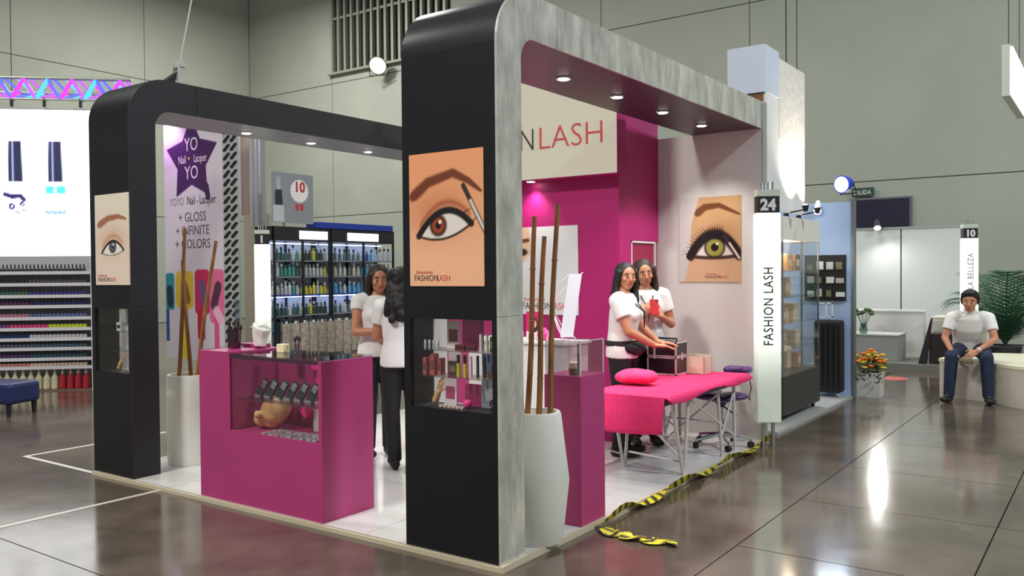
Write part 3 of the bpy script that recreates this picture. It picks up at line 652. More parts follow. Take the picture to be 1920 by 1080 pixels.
obj('shell', MB().box(-.52, -.26, 3.20, 3.21, ZS, ZS + .14).box(-.52, -.26, 3.35, 3.36, ZS, ZS + .15).box(-.52, -.51, 3.2, 3.36, ZS, ZS + .14).box(-.27, -.26, 3.2, 3.36, ZS, ZS + .14), milky_mat('milky_plastic', (232, 222, 198)), bg_)
for i in range(6): tag(obj('pink_sachet', MB().box(-.03, .03, -.02, .02, 0, .045), mat('sachet_pink_%d' % (i % 2), [(206, 90, 104), (190, 50, 80)][i % 2], .5), M=Matrix.Translation((-.475 + i * .033, 3.25 + .04 * (i % 2), ZS + .0005)) @ Matrix.Rotation(.5 * i, 4, 'Z'), bevel=.006), 'small pink sachet inside the translucent plastic box', 'sachet', 'sachets in the plastic box')
# saddle stool
st = thing('saddle_stool', 'purple saddle stool on a chrome five-caster base under the massage table', 'stool', (-.20, 3.45, FX))
sx_, sy_ = -.205, 3.42
obj('seat', remesh(MB().ell((sx_ - .09, sy_ - .05, .452), (.13, .12, .035)).ell((sx_ + .09, sy_ + .05, .452), (.13, .12, .035)).ell((sx_, sy_, .435), (.15, .13, .035)), .012, 5), MATS['purple_vinyl'], st)
obj('seat_mount', MB().lathe((sx_, sy_, .36), [(.02, 0), (.05, .04), (.06, .05)], 14), BLACKM, st, True)
obj('gas_column', MB().lathe((sx_, sy_, .1), [(.026, 0), (.026, .16), (.016, .161), (.016, .27)], 14), CHROME, st, True)
obj('lever', MB().cyl((sx_, sy_, .38), (sx_ + .14, sy_ - .02, .30), .006), BLACKM, st)
for k in range(5):
    a = R(72 * k - 55); ex, ey = sx_ + .24 * math.cos(a), sy_ + .24 * math.sin(a)
    obj('base_arm', MB().loft([(sx_, sy_, .135), (ex, ey, .10)], [.022, .013], [.016, .010], (0, 0, 1), 8), CHROME, st)
    cs = obj('caster', MB().cyl((ex - .016 * math.sin(a + .6), ey + .016 * math.cos(a + .6), FX + .027), (ex + .016 * math.sin(a + .6), ey - .016 * math.cos(a + .6), FX + .027), .026, n=14), BLACKM, st)
    obj('stem', MB().cyl((ex, ey, FX + .03), (ex, ey, .10), .006, n=8), CHROME, cs)

# ------------------------------------------------------------------ people
def hand(mb, wrist, d, palm_n, side, curl=.35, k=1.0):
    # d: finger direction, palm_n: back-of-hand direction, side: +1 left / -1 right hand
    d = Vector(d).normalized(); n = Vector(palm_n); n = (n - d * n.dot(d)).normalized(); s = d.cross(n) * side   # s points to the thumb side
    w = Vector(wrist)
    mb.loft([w - d * .01, w + d * .03 * k, w + d * .085 * k], [.024 * k, .036 * k, .038 * k], [.018 * k, .016 * k, .012 * k], s, 12)
    for i, ln in enumerate((.070, .078, .073, .058)):
        p = w + d * .083 * k + s * (.028 - .0185 * i) * k; c = curl * (1 + .12 * i)
        d1 = (d * math.cos(c) - n * math.sin(c)); d2 = (d * math.cos(2.1 * c) - n * math.sin(2.1 * c))
        q = p + d1 * ln * .5 * k; e = q + d2 * ln * .5 * k
        mb.cap(p, q, .0088 * k, .0082 * k, 8); mb.cap(q, e, .0082 * k, .007 * k, 8)
    p = w + d * .03 * k + s * .03 * k; d1 = (d * .65 + s * .7 - n * .2).normalized(); q = p + d1 * .035 * k; e = q + (d * .9 + s * .25 - n * .3).normalized() * .032 * k
    mb.cap(p, q, .012 * k, .0095 * k, 8); mb.cap(q, e, .0095 * k, .0078 * k, 8)
def person(name, label, base, face, J, hf, h=1.57, k=1.0, female=True, skin=SKIN, hairm=HAIRB, hair='long', top=TEE, legs=TROUS, shoes=BLACKM, hands=None, sleeve=.55, hem=.86, voxel=.0062, tilt=0.0, polo=False):
    base = Vector(base); F_ = Vector((*face, 0)).normalized(); S_ = Vector((-F_.y, F_.x, 0)); Z_ = Vector((0, 0, 1)); q = h / 1.57
    def Wp(p): return base + S_ * p[0] * q + F_ * p[1] * q + Z_ * p[2] * q
    D = dict(pelvis=(0, 0, .86), waist=(0, .005, 1.0), chest=(0, .01, 1.15), sh=(0, 0, 1.275), neck=(0, .0, 1.345), head=(0, .02, 1.455),
             shL=(.158, 0, 1.265), shR=(-.158, 0, 1.265), elL=(.2, -.01, 1.03), elR=(-.2, -.01, 1.03), wrL=(.2, .08, .82), wrR=(-.2, .08, .82),
             hipL=(.082, 0, .82), hipR=(-.082, 0, .82), knL=(.085, .02, .45), knR=(-.085, .02, .45), anL=(.085, -.01, .075), anR=(-.085, -.01, .075), toL=(.1, .14, .03), toR=(-.1, .14, .03))
    D.update(J); P = {a: Wp(b) for a, b in D.items()}
    t = thing(name, label, 'person', (base.x, base.y, base.z))
    g = q * k
    rad = dict(hip=.150, waist=.120, chest=.142, sh=.150) if female else dict(hip=.155, waist=.150, chest=.170, sh=.175)
    latv = (P['shL'] - P['shR']).normalized(); lath = (P['hipL'] - P['hipR']).normalized()
    lat = ((latv + lath) * .5).normalized()
    # --- body, one skin
    b = MB()
    cr = P['pelvis'] + (P['pelvis'] - P['waist']) * .45
    b.loft([cr, P['pelvis'], P['waist'], P['chest'], P['sh'], P['sh'] * .45 + P['neck'] * .55, P['neck']], [.10 * g, rad['hip'] * g, rad['waist'] * g, rad['chest'] * g, rad['sh'] * .86 * g, .075 * g, .052 * g], [.08 * g, .105 * g, .09 * g, .10 * g, .078 * g, .058 * g, .05 * g], lat, 20)
    for s in 'LR':
        b.cap(P['sh'] * .3 + P['sh' + s] * .7, P['sh' + s], .062 * g, .052 * g); b.cap(P['sh' + s], P['el' + s], .046 * g, .036 * g); b.cap(P['el' + s], P['wr' + s], .036 * g, .0245 * g)
        b.cap(P['hip' + s], P['kn' + s], .078 * g, .052 * g); b.cap(P['kn' + s], P['an' + s], .05 * g, .034 * g); b.cap(P['an' + s] - Z_ * .01, P['an' + s] * .35 + P['to' + s] * .65 + Z_ * .008, .030 * g, .022 * g)
    H = P['head']; hf = Vector(hf).normalized(); hu = (Z_ + S_ * tilt); hu = (hu - hf * hu.dot(hf)).normalized(); hs = hu.cross(hf)   # hs: to the person's left
    ax = (hs, hf, hu); m_ = q
    b.cap(P['neck'] - Z_ * .03, H - hu * .05 * m_ - hf * .015, .047 * g, .045 * g)
    b.ell(H + hu * .018 * m_ - hf * .008 * m_, (.074 * m_, .092 * m_, .088 * m_), ax, 20, 13)
    b.ell(H - hu * .042 * m_ + hf * .022 * m_, (.054 * m_, .062 * m_, .066 * m_), ax, 18, 11)
    b.ell(H - hu * .084 * m_ + hf * .052 * m_, (.022 * m_, .02 * m_, .02 * m_), ax)
    b.cap(H + hu * .008 * m_ + hf * .083 * m_, H - hu * .026 * m_ + hf * .098 * m_, .0085 * m_, .0135 * m_, 8)
    for s in (1, -1):
        b.ell(H + hs * (.074 * m_ * s) - hu * .008 * m_ - hf * .01 * m_, (.009 * m_, .019 * m_, .03 * m_), ax, 10, 7)
        b.ell(H + hs * (.036 * m_ * s) - hu * .022 * m_ + hf * .062 * m_, (.024 * m_, .02 * m_, .022 * m_), ax, 10, 7)
    for s, sd in (('L', 1), ('R', -1)):
        d = (P['wr' + s] - P['el' + s]).normalized(); hn = None; cu = .35
        if hands and s in hands: d, hn, cu = hands[s]
        hand(b, P['wr' + s], d, hn if hn else (S_ * sd + Z_ * .1), sd, cu, g)
    body = obj('body', remesh(b, voxel, 2, .5), skin, t)
    # --- face
    eyew = mat('eye_white', (226, 220, 214), .3); iris = mat('dark_iris', (30, 18, 14), .2); browm = mat('brow', (34, 22, 18), .7); lips = mat('lips_%d' % int(female), (164, 70, 72) if female else (160, 96, 82), .45)
    for s in (1, -1):
        c = H + hs * (.030 * m_ * s) + hu * .004 * m_ + hf * .077 * m_
        e_ = obj('eye', MB().ell(c, (.0125 * m_, .005 * m_, .0048 * m_), ax, 10, 7), eyew, t, True)
        obj('iris', MB().ell(c + hf * .0045 * m_, (.0058 * m_, .0035 * m_, .0056 * m_), ax, 10, 7), iris, e_, True)
        obj('eyebrow', MB().tube([c + hu * .019 * m_ + hf * .006 * m_ - hs * (.014 * m_ * s), c + hu * .024 * m_ + hf * .006 * m_, c + hu * .018 * m_ - hf * .006 * m_ + hs * (.018 * m_ * s)], [.003 * m_, .0038 * m_, .002 * m_], 6), browm, t)
    obj('lips', MB().ell(H - hu * .054 * m_ + hf * .082 * m_, (.021 * m_, .008 * m_, .0075 * m_), ax, 12, 7), lips, t, True)
    # --- hair
    hb = MB()
    if hair == 'long':
        hb.ell(H + hu * .028 * m_ - hf * .024 * m_, (.090 * m_, .098 * m_, .095 * m_), ax, 20, 13)
        for s in (1, -1):
            hb.loft([H + hs * (.062 * m_ * s) + hu * .05 * m_ + hf * .02 * m_, H + hs * (.082 * m_ * s) - hu * .02 * m_ - hf * .005 * m_, H + hs * (.085 * m_ * s) - hu * .10 * m_ - hf * .01 * m_, H + hs * (.088 * m_ * s) - hu * .19 * m_ + hf * .02 * m_, H + hs * (.08 * m_ * s) - hu * .27 * m_ + hf * .045 * m_], [.03 * m_, .026 * m_, .03 * m_, .028 * m_, .012 * m_], [.03 * m_, .045 * m_, .045 * m_, .034 * m_, .015 * m_], hs, 12)
        hb.loft([H + hu * .03 * m_ - hf * .06 * m_, H - hu * .06 * m_ - hf * .075 * m_, H - hu * .16 * m_ - hf * .085 * m_, H - hu * .27 * m_ - hf * .10 * m_], [.08 * m_, .085 * m_, .095 * m_, .06 * m_], [.05 * m_, .045 * m_, .04 * m_, .02 * m_], hs, 14)
    elif hair == 'curly':
        hb.loft([H + hu * .05 * m_ - hf * .03 * m_, H - hu * .06 * m_ - hf * .06 * m_, H - hu * .16 * m_ - hf * .085 * m_, H - hu * .25 * m_ - hf * .095 * m_, H - hu * .31 * m_ - hf * .095 * m_], [.08 * m_, .10 * m_, .125 * m_, .115 * m_, .05 * m_], [.07 * m_, .065 * m_, .055 * m_, .045 * m_, .02 * m_], hs, 16)
        hb.ell(H + hu * .025 * m_ - hf * .03 * m_, (.098 * m_, .105 * m_, .10 * m_), ax, 20, 13)
        for i in range(120):
            a = random.uniform(-2.6, 2.6); zz = random.uniform(-.30, .08); rr = .085 + .035 * min(1, -zz * 5 if zz < 0 else 0)
            hb.ell(H + hs * (math.sin(a) * rr * m_) - hf * ((math.cos(a) * rr * .9 + .035) * m_) + hu * zz * m_, (.032 * m_, .032 * m_, .04 * m_), ax, 8, 6)
    else:
        hb.ell(H + hu * .046 * m_ - hf * .030 * m_, (.090 * m_, .100 * m_, .084 * m_), ax, 20, 13)
        for s in (1, -1): hb.ell(H + hs * (.074 * m_ * s) + hu * .02 * m_ - hf * .012 * m_, (.018 * m_, .04 * m_, .05 * m_), ax, 10, 7)
        for i in range(46):
            a = random.uniform(-1.5, 1.5); hb.ell(H + hs * (math.sin(a) * .068 * m_) + hf * (math.cos(a) * .080 - .01) * m_ + hu * (.068 + .035 * math.cos(a) * random.uniform(.4, 1)) * m_, (.02 * m_, .024 * m_, .02 * m_), ax, 8, 6)
    obj('hair', remesh(hb, .009, 5 if hair == 'curly' else 2, .5), hairm, t)
    # --- clothes
    c = MB(); pel = P['pelvis']; wst = P['waist']; dn = (pel - wst).normalized(); hemp = pel + dn * (.86 - hem) * q
    ns = P['neck'] * .35 + P['sh'] * .65
    c.loft([hemp, pel, wst, P['chest'], P['sh'], ns + Z_ * .012 * q], [(rad['hip'] + .022) * g, (rad['hip'] + .02) * g, (rad['waist'] + .022) * g, (rad['chest'] + .018) * g, (rad['sh'] * .86 + .018) * g, .074 * g], [.122 * g, .122 * g, .11 * g, .118 * g, .094 * g, .070 * g], lat, 22)
    if female:
        for s in (1, -1): c.ell(P['chest'] + latv * (.062 * g * s) + latv.cross((P['sh'] - P['waist']).normalized()) * (-.07 * g if latv.cross((P['sh'] - P['waist']).normalized()).dot(F_) < 0 else .07 * g), (.062 * g, .055 * g, .06 * g))
    for s in 'LR':
        a_, e_ = P['sh' + s], P['el' + s]; c.cap(P['sh'] * .35 + a_ * .65, a_, .07 * g, .062 * g); c.cyl(a_, a_ + (e_ - a_) * sleeve, .062 * g, .060 * g, 16)
    obj('shirt', remesh(c, .009, 3, .5), top, t)
    if polo:
        cc = MB(); cc.loft([ns + Z_ * .0 * q, P['neck'] + Z_ * .008 * q], [.072 * g, .062 * g], [.07 * g, .06 * g], lat, 18); obj('collar', cc, top, t, True)
    l = MB(); l.loft([cr - Z_ * .0, pel, pel * .45 + wst * .55], [.12 * g, (rad['hip'] + .01) * g, (rad['waist'] + .012) * g], [.10 * g, .115 * g, .1 * g], lat, 20)
    for s in 'LR':
        l.cap(P['hip' + s], P['kn' + s], .092 * g, .066 * g); a_, e_ = P['kn' + s], P['an' + s]; l.cap(a_, a_ + (e_ - a_) * .2, .066 * g, .062 * g); l.cyl(a_, a_ + (e_ - a_) * 1.03, .066 * g, .054 * g, 16)
    obj('trousers', remesh(l, .010, 3, .5), legs, t)
    for s in 'LR':
        sh = MB(); a_, o_ = P['an' + s], P['to' + s]; d = Vector((o_.x - a_.x, o_.y - a_.y, 0)).normalized(); fl = base.z
        A = Vector((a_.x, a_.y, fl + .042 * q)); sh.loft([A - d * .065 * q, A - d * .03 * q, A + d * .05 * q, A + d * .13 * q, A + d * .175 * q], [.024 * q, .038 * q, .042 * q, .046 * q, .022 * q], [.036 * q, .041 * q, .040 * q, .034 * q, .02 * q], Vector((-d.y, d.x, 0)), 14)
        me = remesh(sh, .008, 2, .5)
        for v in me.vertices: v.co.z = max(v.co.z, fl + .0015)
        obj('shoe', me, shoes, t)
    return t, P

zf = FX
random.seed(11)
# A: at the table, body towards the aisle, face to the camera, hands on the case
LAN = mat('black_lanyard', (30, 28, 34), .6)
pA, PA = person('person', 'woman with long black hair resting her hands on the black makeup case', (-.735, 2.67, zf), (.97, .22),
    dict(elR=(-.17, .10, 1.02), wrR=(-.02, .27, .905), elL=(.17, .13, 1.03), wrL=(.16, .26, .915), head=(0, .035, 1.455), sh=(0, .02, 1.275), chest=(0, .025, 1.15)), (.80, -.60, -.02), 1.545, k=1.06,
    hands=dict(R=((.8, .55, -.08), (0, 0, 1), .15), L=((.9, .2, -.05), (0, 0, 1), .15)), hem=.80, tilt=.06)
_l = Vector((.22, -.97, 0)).normalized(); _w = PA['pelvis'] * .55 + PA['waist'] * .45
obj('belt', MB().loft([_w - Vector((0, 0, .022)), _w + Vector((0, 0, .018))], [.168, .163], [.14, .136], _l, 24, (.97, .22, 0)), BLACKM, pA, True)
obj('belt_bag', remesh(MB().ell(_w + Vector((.135, .0, -.045)), (.05, .11, .06)).ell(_w + Vector((.11, -.08, -.035)), (.045, .06, .05)), .01, 3), BLACKM, pA)
# B: behind her, facing the camera, holding something red in front of her chest
pB, PB = person('person', 'woman with dark brown hair in a white shirt holding a red phone at her chest', (-.765, 3.13, zf), (.62, -.78),
    dict(elL=(.225, -.0, 1.02), wrL=(.10, .19, 1.09), elR=(-.22, -.01, 1.02), wrR=(-.06, .20, 1.10), head=(-.01, .035, 1.45)), (.62, -.76, -.12), 1.58, k=1.04, hairm=HAIRBR,
    hands=dict(L=((-.55, -.25, .55), (.7, -.7, .2), .5), R=((.35, .45, .65), (.6, -.75, .2), .5)), hem=.82, tilt=-.12)
hp = (PB['wrL'] + PB['wrR']) * .5 + Vector((.05, -.055, .075))
ph = thing('phone', 'red phone held by the woman with dark brown hair', 'phone', hp)
Mp = Matrix.Translation(hp) @ Matrix.Rotation(R(38), 4, 'Z') @ Matrix.Rotation(R(-15), 4, 'X')
obj('phone_case', MB().box(-.036, .036, -.006, .006, -.062, .07), mat('red_case', (186, 30, 40), .4), ph, M=Mp, bevel=.004); obj('lens', MB().box(.012, .026, -.0075, -.006, .048, .062), BLACKM, ph, M=Mp)
for P_, pr, f_ in ((PA, pA, Vector((.97, .22, 0)).normalized()), (PB, pB, Vector((.62, -.78, 0)).normalized())):
    n = P_['neck']; s_ = Vector((-f_.y, f_.x, 0)); ch = P_['chest'] + f_ * .158
    obj('lanyard', MB().tube([n + s_ * .055 + Vector((0, 0, -.02)), n + s_ * .05 + f_ * .105 + Vector((0, 0, -.09)), ch + s_ * .012 + Vector((0, 0, .02)), ch + Vector((0, 0, -.10)), ch - s_ * .012 + Vector((0, 0, .02)), n - s_ * .05 + f_ * .105 + Vector((0, 0, -.09)), n - s_ * .055 + Vector((0, 0, -.02))], .005, 6), LAN, pr)
# C: seen from behind, behind the counter
person('person', 'woman with curly black hair seen from behind, in a white shirt and black trousers', (-1.83, 1.27, zf), (-.72, .69),
    dict(elL=(.19, .06, 1.03), wrL=(.12, .24, 1.0), elR=(-.2, .05, 1.03), wrR=(-.1, .25, 1.0), anL=(.06, .09, .075), toL=(.07, .22, .03), anR=(-.07, -.05, .075), toR=(-.09, .08, .03), head=(.01, .03, 1.445)), (-.85, .5, -.1), 1.53, hair='curly', hem=.80)
# D: facing her, half hidden
person('person', 'woman in a white top half hidden behind the one with curly hair', (-2.36, 1.56, zf), (.85, -.5),
    dict(elR=(-.2, .06, 1.02), wrR=(-.02, .20, 1.03), elL=(.2, .05, 1.02), wrL=(.06, .2, .98), head=(0, .04, 1.44)), (.8, -.58, -.15), 1.56, hairm=HAIRBR, hem=.82, sleeve=.3)

# ------------------------------------------------------------------ caution tape along the platform edge
def ribbon(name, pts, width, twist, rep_, label, lift=0.0):
    P = [Vector(p) for p in pts]; nu = 7; n = len(P); V = []; C_ = []
    L = 0
    for i, p in enumerate(P):
        d = (P[min(i + 1, n - 1)] - P[max(i - 1, 0)]).normalized(); s = d.cross(Vector((0, 0, 1))).normalized(); u_ = Vector((0, 0, 1))
        if i: L += (p - P[i - 1]).length
        a = twist(L)
        ax_ = s * math.cos(a) + u_ * math.sin(a)
        for k in range(nu):
            t = (k / (nu - 1) - .5); q = p + ax_ * t * width + u_ * abs(width * .5 * math.sin(a)); V.append(q); x = (L * rep_ + t * .8) % 1.0; C_.append((220, 206, 40) if x < .55 else (34, 32, 26))
    F = [(i * nu + k, i * nu + k + 1, (i + 1) * nu + k + 1, (i + 1) * nu + k) for i in range(n - 1) for k in range(nu - 1)]
    me = MB().add(V, F).mesh(name, fixn=False); at = me.color_attributes.new('print', 'FLOAT_COLOR', 'POINT')
    at.data.foreach_set('color', np.hstack([lin_np(np.array(C_, float)), np.ones((len(V), 1))]).ravel())
    o = obj(name, me, PRINT); sd = o.modifiers.new('t', 'SOLIDIFY'); sd.thickness = .0015
    return tag(o, label, 'tape')
random.seed(5)
N = 260
ribbon('caution_tape', [(.05 + .012 * math.sin(i * .13), .90 + 3.02 * i / N, .009 + .02 * abs(math.sin(i * .07))) for i in range(N + 1)], .075, lambda L: .55 + .55 * math.sin(L * 7), 11, 'yellow and black caution tape stretched along the platform edge')
ribbon('caution_tape', [(.06 + .5 * i / 60, .885 - .05 * math.sin(i / 60 * 3.1) + .02 * math.sin(i * .4) , .006 + .006 * abs(math.sin(i * .25))) for i in range(61)], .085, lambda L: .15 * math.sin(L * 25), 11, 'loose end of caution tape lying on the concrete floor')

# ------------------------------------------------------------------ lit number columns
def lightbox_mat():
    m = bpy.data.materials.new('lightbox_face'); m.use_nodes = True; nt = m.node_tree; b = nt.nodes['Principled BSDF']
    b.inputs['Base Color'].default_value = (*lin((206, 218, 200)), 1); b.inputs['Roughness'].default_value = .35; b.inputs['Emission Color'].default_value = (.94, 1, .92, 1)
    tc = nt.nodes.new('ShaderNodeTexCoord'); sp = nt.nodes.new('ShaderNodeSeparateXYZ'); mr = nt.nodes.new('ShaderNodeMapRange')
    mr.inputs['From Min'].default_value = .45; mr.inputs['From Max'].default_value = 1.15; mr.inputs['To Min'].default_value = .12; mr.inputs['To Max'].default_value = 1.1; mr.interpolation_type = 'SMOOTHSTEP'
    nt.links.new(tc.outputs['Object'], sp.inputs[0]); nt.links.new(sp.outputs['Z'], mr.inputs[0]); nt.links.new(mr.outputs[0], b.inputs['Emission Strength']); return m
LBOX = lightbox_mat()
ALU = mat('aluminium', (176, 180, 172), .35, .7)
def number_column(label, x, y, z0, ang, num, words, wz, ws, reps=True, zb=0.0, h=2.0, w=.205):
    t = thing('number_column', label, 'sign', (x, y, zb), rotz=0)
    M = Matrix.Translation((x, y, 0)) @ Matrix.Rotation(ang, 4, 'Z')
    obj('light_box', MB().box(-w / 2, w / 2, -.055, .055, zb + z0, zb + h - .14), LBOX, t, M=M, bevel=.01)
    hb_ = obj('number_head', MB().box(-w / 2 + .01, w / 2 - .01, -.05, .05, zb + h - .135, zb + h), BLACKM, t, M=M); obj('cap', MB().box(-w / 2 + .006, w / 2 - .006, -.052, .052, zb + h + .001, zb + h + .055), mat('pale_cap', (200, 212, 196), .4), t, M=M)
    for dx in (-.05, .035): obj('post', MB().box(dx, dx + .02, -.02, .02, zb, zb + z0 - .001), ALU, t, M=M)
    for dx in (-.045, -.02, .012, .05): obj('top_bolt', MB().cyl((dx, 0, zb + h + .055), (dx, 0, zb + h + .10 + .03 * random.random()), .008, n=8), ALU, t, M=M)
    ux = M.to_3x3() @ Vector((1, 0, 0)); n = M.to_3x3() @ Vector((0, -1, 0)); o = Vector((x, y, 0))
    text(num, .13, o + n * .0515 - ux * .005 + Vector((0, 0, zb + h - .115)), ux, (0, 0, 1), WHITE, hb_, 'number', 'CENTER', bold=.006, depth=.001)
    if words: text(words, ws, o + n * .057 + ux * .032 + Vector((0, 0, wz)), (0, 0, 1), -ux, DARKTXT if num == '24' else mat('grey_lettering', (150, 146, 150), .5), t, 'lettering', 'LEFT', bold=.001, depth=.001, sx=.78, space=1.12)
    return t
number_column('lit column with number 24 at the corner of the magenta stand', .075, 3.76, .21, YAW, '24', 'FASHION LASH', .865, .115, zb=0.0, h=2.13)
number_column('lit column with number 10 behind the seated man', .80, 10.05, .12, YAW - .1, '10', 'LA BELLEZA', 1.22, .11, zb=.1, h=1.97, w=.21)
number_column('lit column with number 1 beside the crowded product shelves', -7.0, 4.1, .2, R(50), '1', None, 0, .1, h=2.06, w=.21)

# ------------------------------------------------------------------ neighbouring stand on the right
np_ = struct(obj('floor_neighbour', MB().box(-3.6, -.02, 4.3, 7.12, 0, .03), mat('grey_platform', (176, 176, 172), .4)))
tw = thing('hanging_tower', 'tall white hanging sign panel with an embossed top behind the number 24 column', 'sign', (-.2, 4.8, 2.05))
def emb():
    m = mat('embossed_white', (226, 222, 214), .5, bump=1.0, scale=9, var=.03); return m
obj('side_panel', MB().box(-.12, -.1, 4.25, 5.42, 2.06, 3.49), WHITE, tw); obj('embossed_band', MB().box(-.12, -.097, 4.62, 5.42, 2.75, 3.50), emb(), tw)
obj('box', MB().box(-.45, -.09, 4.22, 4.60, 3.12, 3.55), mat('pale_blue_white', (206, 216, 232), .45), tw, bevel=.004); obj('underboard', MB().box(-.43, -.12, 4.24, 4.58, 3.03, 3.115), mat('brown_board', (128, 84, 40), .6), tw)
obj('cable', MB().cyl((-.12, 4.9, 3.4), (-.12, 4.9, 11), .006, n=6), BLACKM, tw); obj('cable', MB().cyl((-.3, 4.4, 3.55), (-.3, 4.4, 11), .004, n=6), BLACKM, tw)
cab = thing('display_cabinet', 'tall glass cabinet of beige products on a dark base behind the number 24 column', 'cabinet', (-.35, 5.4, .03))
KX0, KX1, KY0, KY1 = -.60, -.12, 4.80, 6.02
obj('base', MB().box(KX0, KX1, KY0, KY1, .09, .47), mat('dark_grey_base', (60, 56, 52), .5), cab, bevel=.004); obj('header', MB().box(KX0, KX1, KY0, KY1, 1.80, 2.03), mat('warm_white', (232, 228, 216), .4), cab)
for (x, y) in ((KX0, KY0), (KX1 - .02, KY0), (KX0, KY1 - .02), (KX1 - .02, KY1 - .02), (KX1 - .02, (KY0 + KY1) / 2)): obj('frame_post', MB().box(x, x + .015, y, y + .015, .47, 1.8), mat('grey_post', (120, 124, 130), .4, .4), cab)
obj('glass_pane', MB().box(KX1 - .008, KX1 - .004, KY0 + .02, KY1 - .02, .47, 1.8), GLASS, cab); obj('glass_pane', MB().box(KX0 + .02, KX1 - .02, KY0 + .004, KY0 + .008, .47, 1.8), GLASS, cab)
obj('back_panel', MB().box(KX0, KX0 + .01, KY0 + .02, KY1 - .02, .47, 1.8), mat('dark_mirror_back', (70, 78, 76), .2, .5), cab)
zsh = [.475, .72, .98, 1.24, 1.50]
for z in zsh[1:]: obj('glass_shelf', MB().box(KX0 + .01, KX1 - .02, KY0 + .02, KY1 - .02, z - .006, z), ACRYL, cab)
for (x, y) in ((KX0 + .06, KY0 + .06), (KX1 - .06, KY0 + .06), (KX0 + .06, KY1 - .06), (KX1 - .06, KY1 - .06)): obj('caster', MB().cyl((x - .015, y, .06), (x + .015, y, .06), .03, n=12), BLACKM, cab)
cl_ = bpy.data.lights.new('cabinet_lamp', 'POINT'); cl_.energy = 16; cl_.color = (1, .86, .66); cl_.shadow_soft_size = .1
co = bpy.data.objects.new('cabinet_lamp', cl_); COL.objects.link(co); co.location = (-.34, 5.4, 1.74); co.parent = cab; co.matrix_parent_inverse = world_of(cab).inverted()
random.seed(21)
kinds = [(218, 182, 128), (232, 208, 160), (196, 150, 104), (224, 196, 166), (120, 90, 70)]
for si, z in enumerate(zsh):
    rowname = ['bottom', 'second lowest', 'middle', 'second highest', 'top'][si]
    y = KY0 + .10
    while y < KY1 - .25:
        w = random.uniform(.10, .22); hgt = random.uniform(.11, .205); d = random.uniform(.08, .14); c = random.choice(kinds); x = KX1 - .16 - random.uniform(0, .1)
        b = thing('product_box', 'beige product box on the %s shelf of the glass cabinet' % rowname, 'box', (x, y, z), 'boxes on the %s cabinet shelf' % rowname)
        obj('carton', MB().box(x - d, x + .03, y, y + w, z + .0005, z + hgt), mat('carton_%d' % kinds.index(c), c, .5), b, bevel=.003); obj('label_panel', MB().box(x + .03, x + .031, y + w * .2, y + w * .8, z + hgt * .3, z + hgt * .7), CREAM, b)
        y += w + random.uniform(.02, .09)
for y, wd in ((4.95, 'left'), (5.35, 'right')):
    t = thing('clip_lamp', wd + ' small black clip lamp on top of the glass cabinet', 'lamp', (-.14, y, 2.03), 'clip lamps on the cabinet')
    obj('clip', MB().box(-.16, -.12, y - .02, y + .02, 2.0305, 2.06), BLACKM, t); obj('arm', MB().cyl((-.14, y, 2.06), (.04, y, 2.09), .007, n=8), BLACKM, t); obj('shade', MB().cyl((.05, y, 2.07), (.045, y, 2.13), .02, .035, 12), BLACKM, t); obj('bulb', MB().ell((.045, y, 2.133), (.024, .024, .01)), LIT, t)
    l = bpy.data.lights.new('clip_lamp_beam', 'SPOT'); l.energy = 60; l.color = (1, .9, .76); l.spot_size = R(120); l.spot_blend = .9; l.shadow_soft_size = .03
    o = bpy.data.objects.new('clip_lamp_beam', l); COL.objects.link(o); o.location = (.045, y, 2.16); o.rotation_euler = Vector((-.22, 0, 1)).to_track_quat('-Z', 'Y').to_euler(); o.parent = t; o.matrix_parent_inverse = world_of(t).inverted()
wn = struct(obj('wall_neighbour', MB().box(-3.6, -.03, 7.0, 7.08, .03, 2.3), mat('pale_blue_panel', (176, 200, 236), .5)))
obj('end_post', MB().box(-.03, .0, 6.99, 7.09, .0, 2.31), mat('grey_post', (120, 124, 130), .4, .4), wn)
ds = thing('display_board', 'black display board with white trinkets on the pale blue wall', 'board', (-.3, 6.95, 1.2)); obj('board', MB().box(-.56, -.09, 6.96, 6.998, 1.14, 1.68), BLACKM, ds)
random.seed(9)
for i in range(3):
    for j in range(4): obj('trinket', MB().box(0, random.uniform(.05, .10), 0, .03, 0, random.uniform(.05, .10)), [WHITE, STEEL, mat('olive_card', (120, 120, 84), .6)][(i + j) % 3], ds, M=Matrix.Translation((-.52 + j * .11, 6.928, 1.19 + i * .16)))
sf = thing('wire_stand', 'small white open stand on top of the black suitcase', 'stand', (-.3, 6.85, .935))
for a in ((-.36, -.345, .935, 1.13), (-.205, -.19, .935, 1.13), (-.275, -.26, .96, 1.13)): obj('upright', MB().box(a[0], a[1], 6.8, 6.815, a[2], a[3]), WHITE, sf)
for z in (.95, 1.11): obj('rail', MB().box(-.36, -.19, 6.8, 6.815, z, z + .015), WHITE, sf)
su = thing('suitcase', 'tall black suitcase on wheels standing against the pale blue wall', 'suitcase', (-.24, 6.85, .03))
obj('shell', MB().box(-.40, -.09, 6.76, 6.94, .08, .92), BLACKM, su, bevel=.03)
for k in range(5): obj('rib', MB().box(-.36 + k * .06, -.345 + k * .06, 6.752, 6.765, .14, .86), BLACK, su)
for x in (-.36, -.13): obj('wheel', MB().cyl((x - .012, 6.8, .055), (x + .012, 6.8, .055), .025, n=12), STEEL, su)
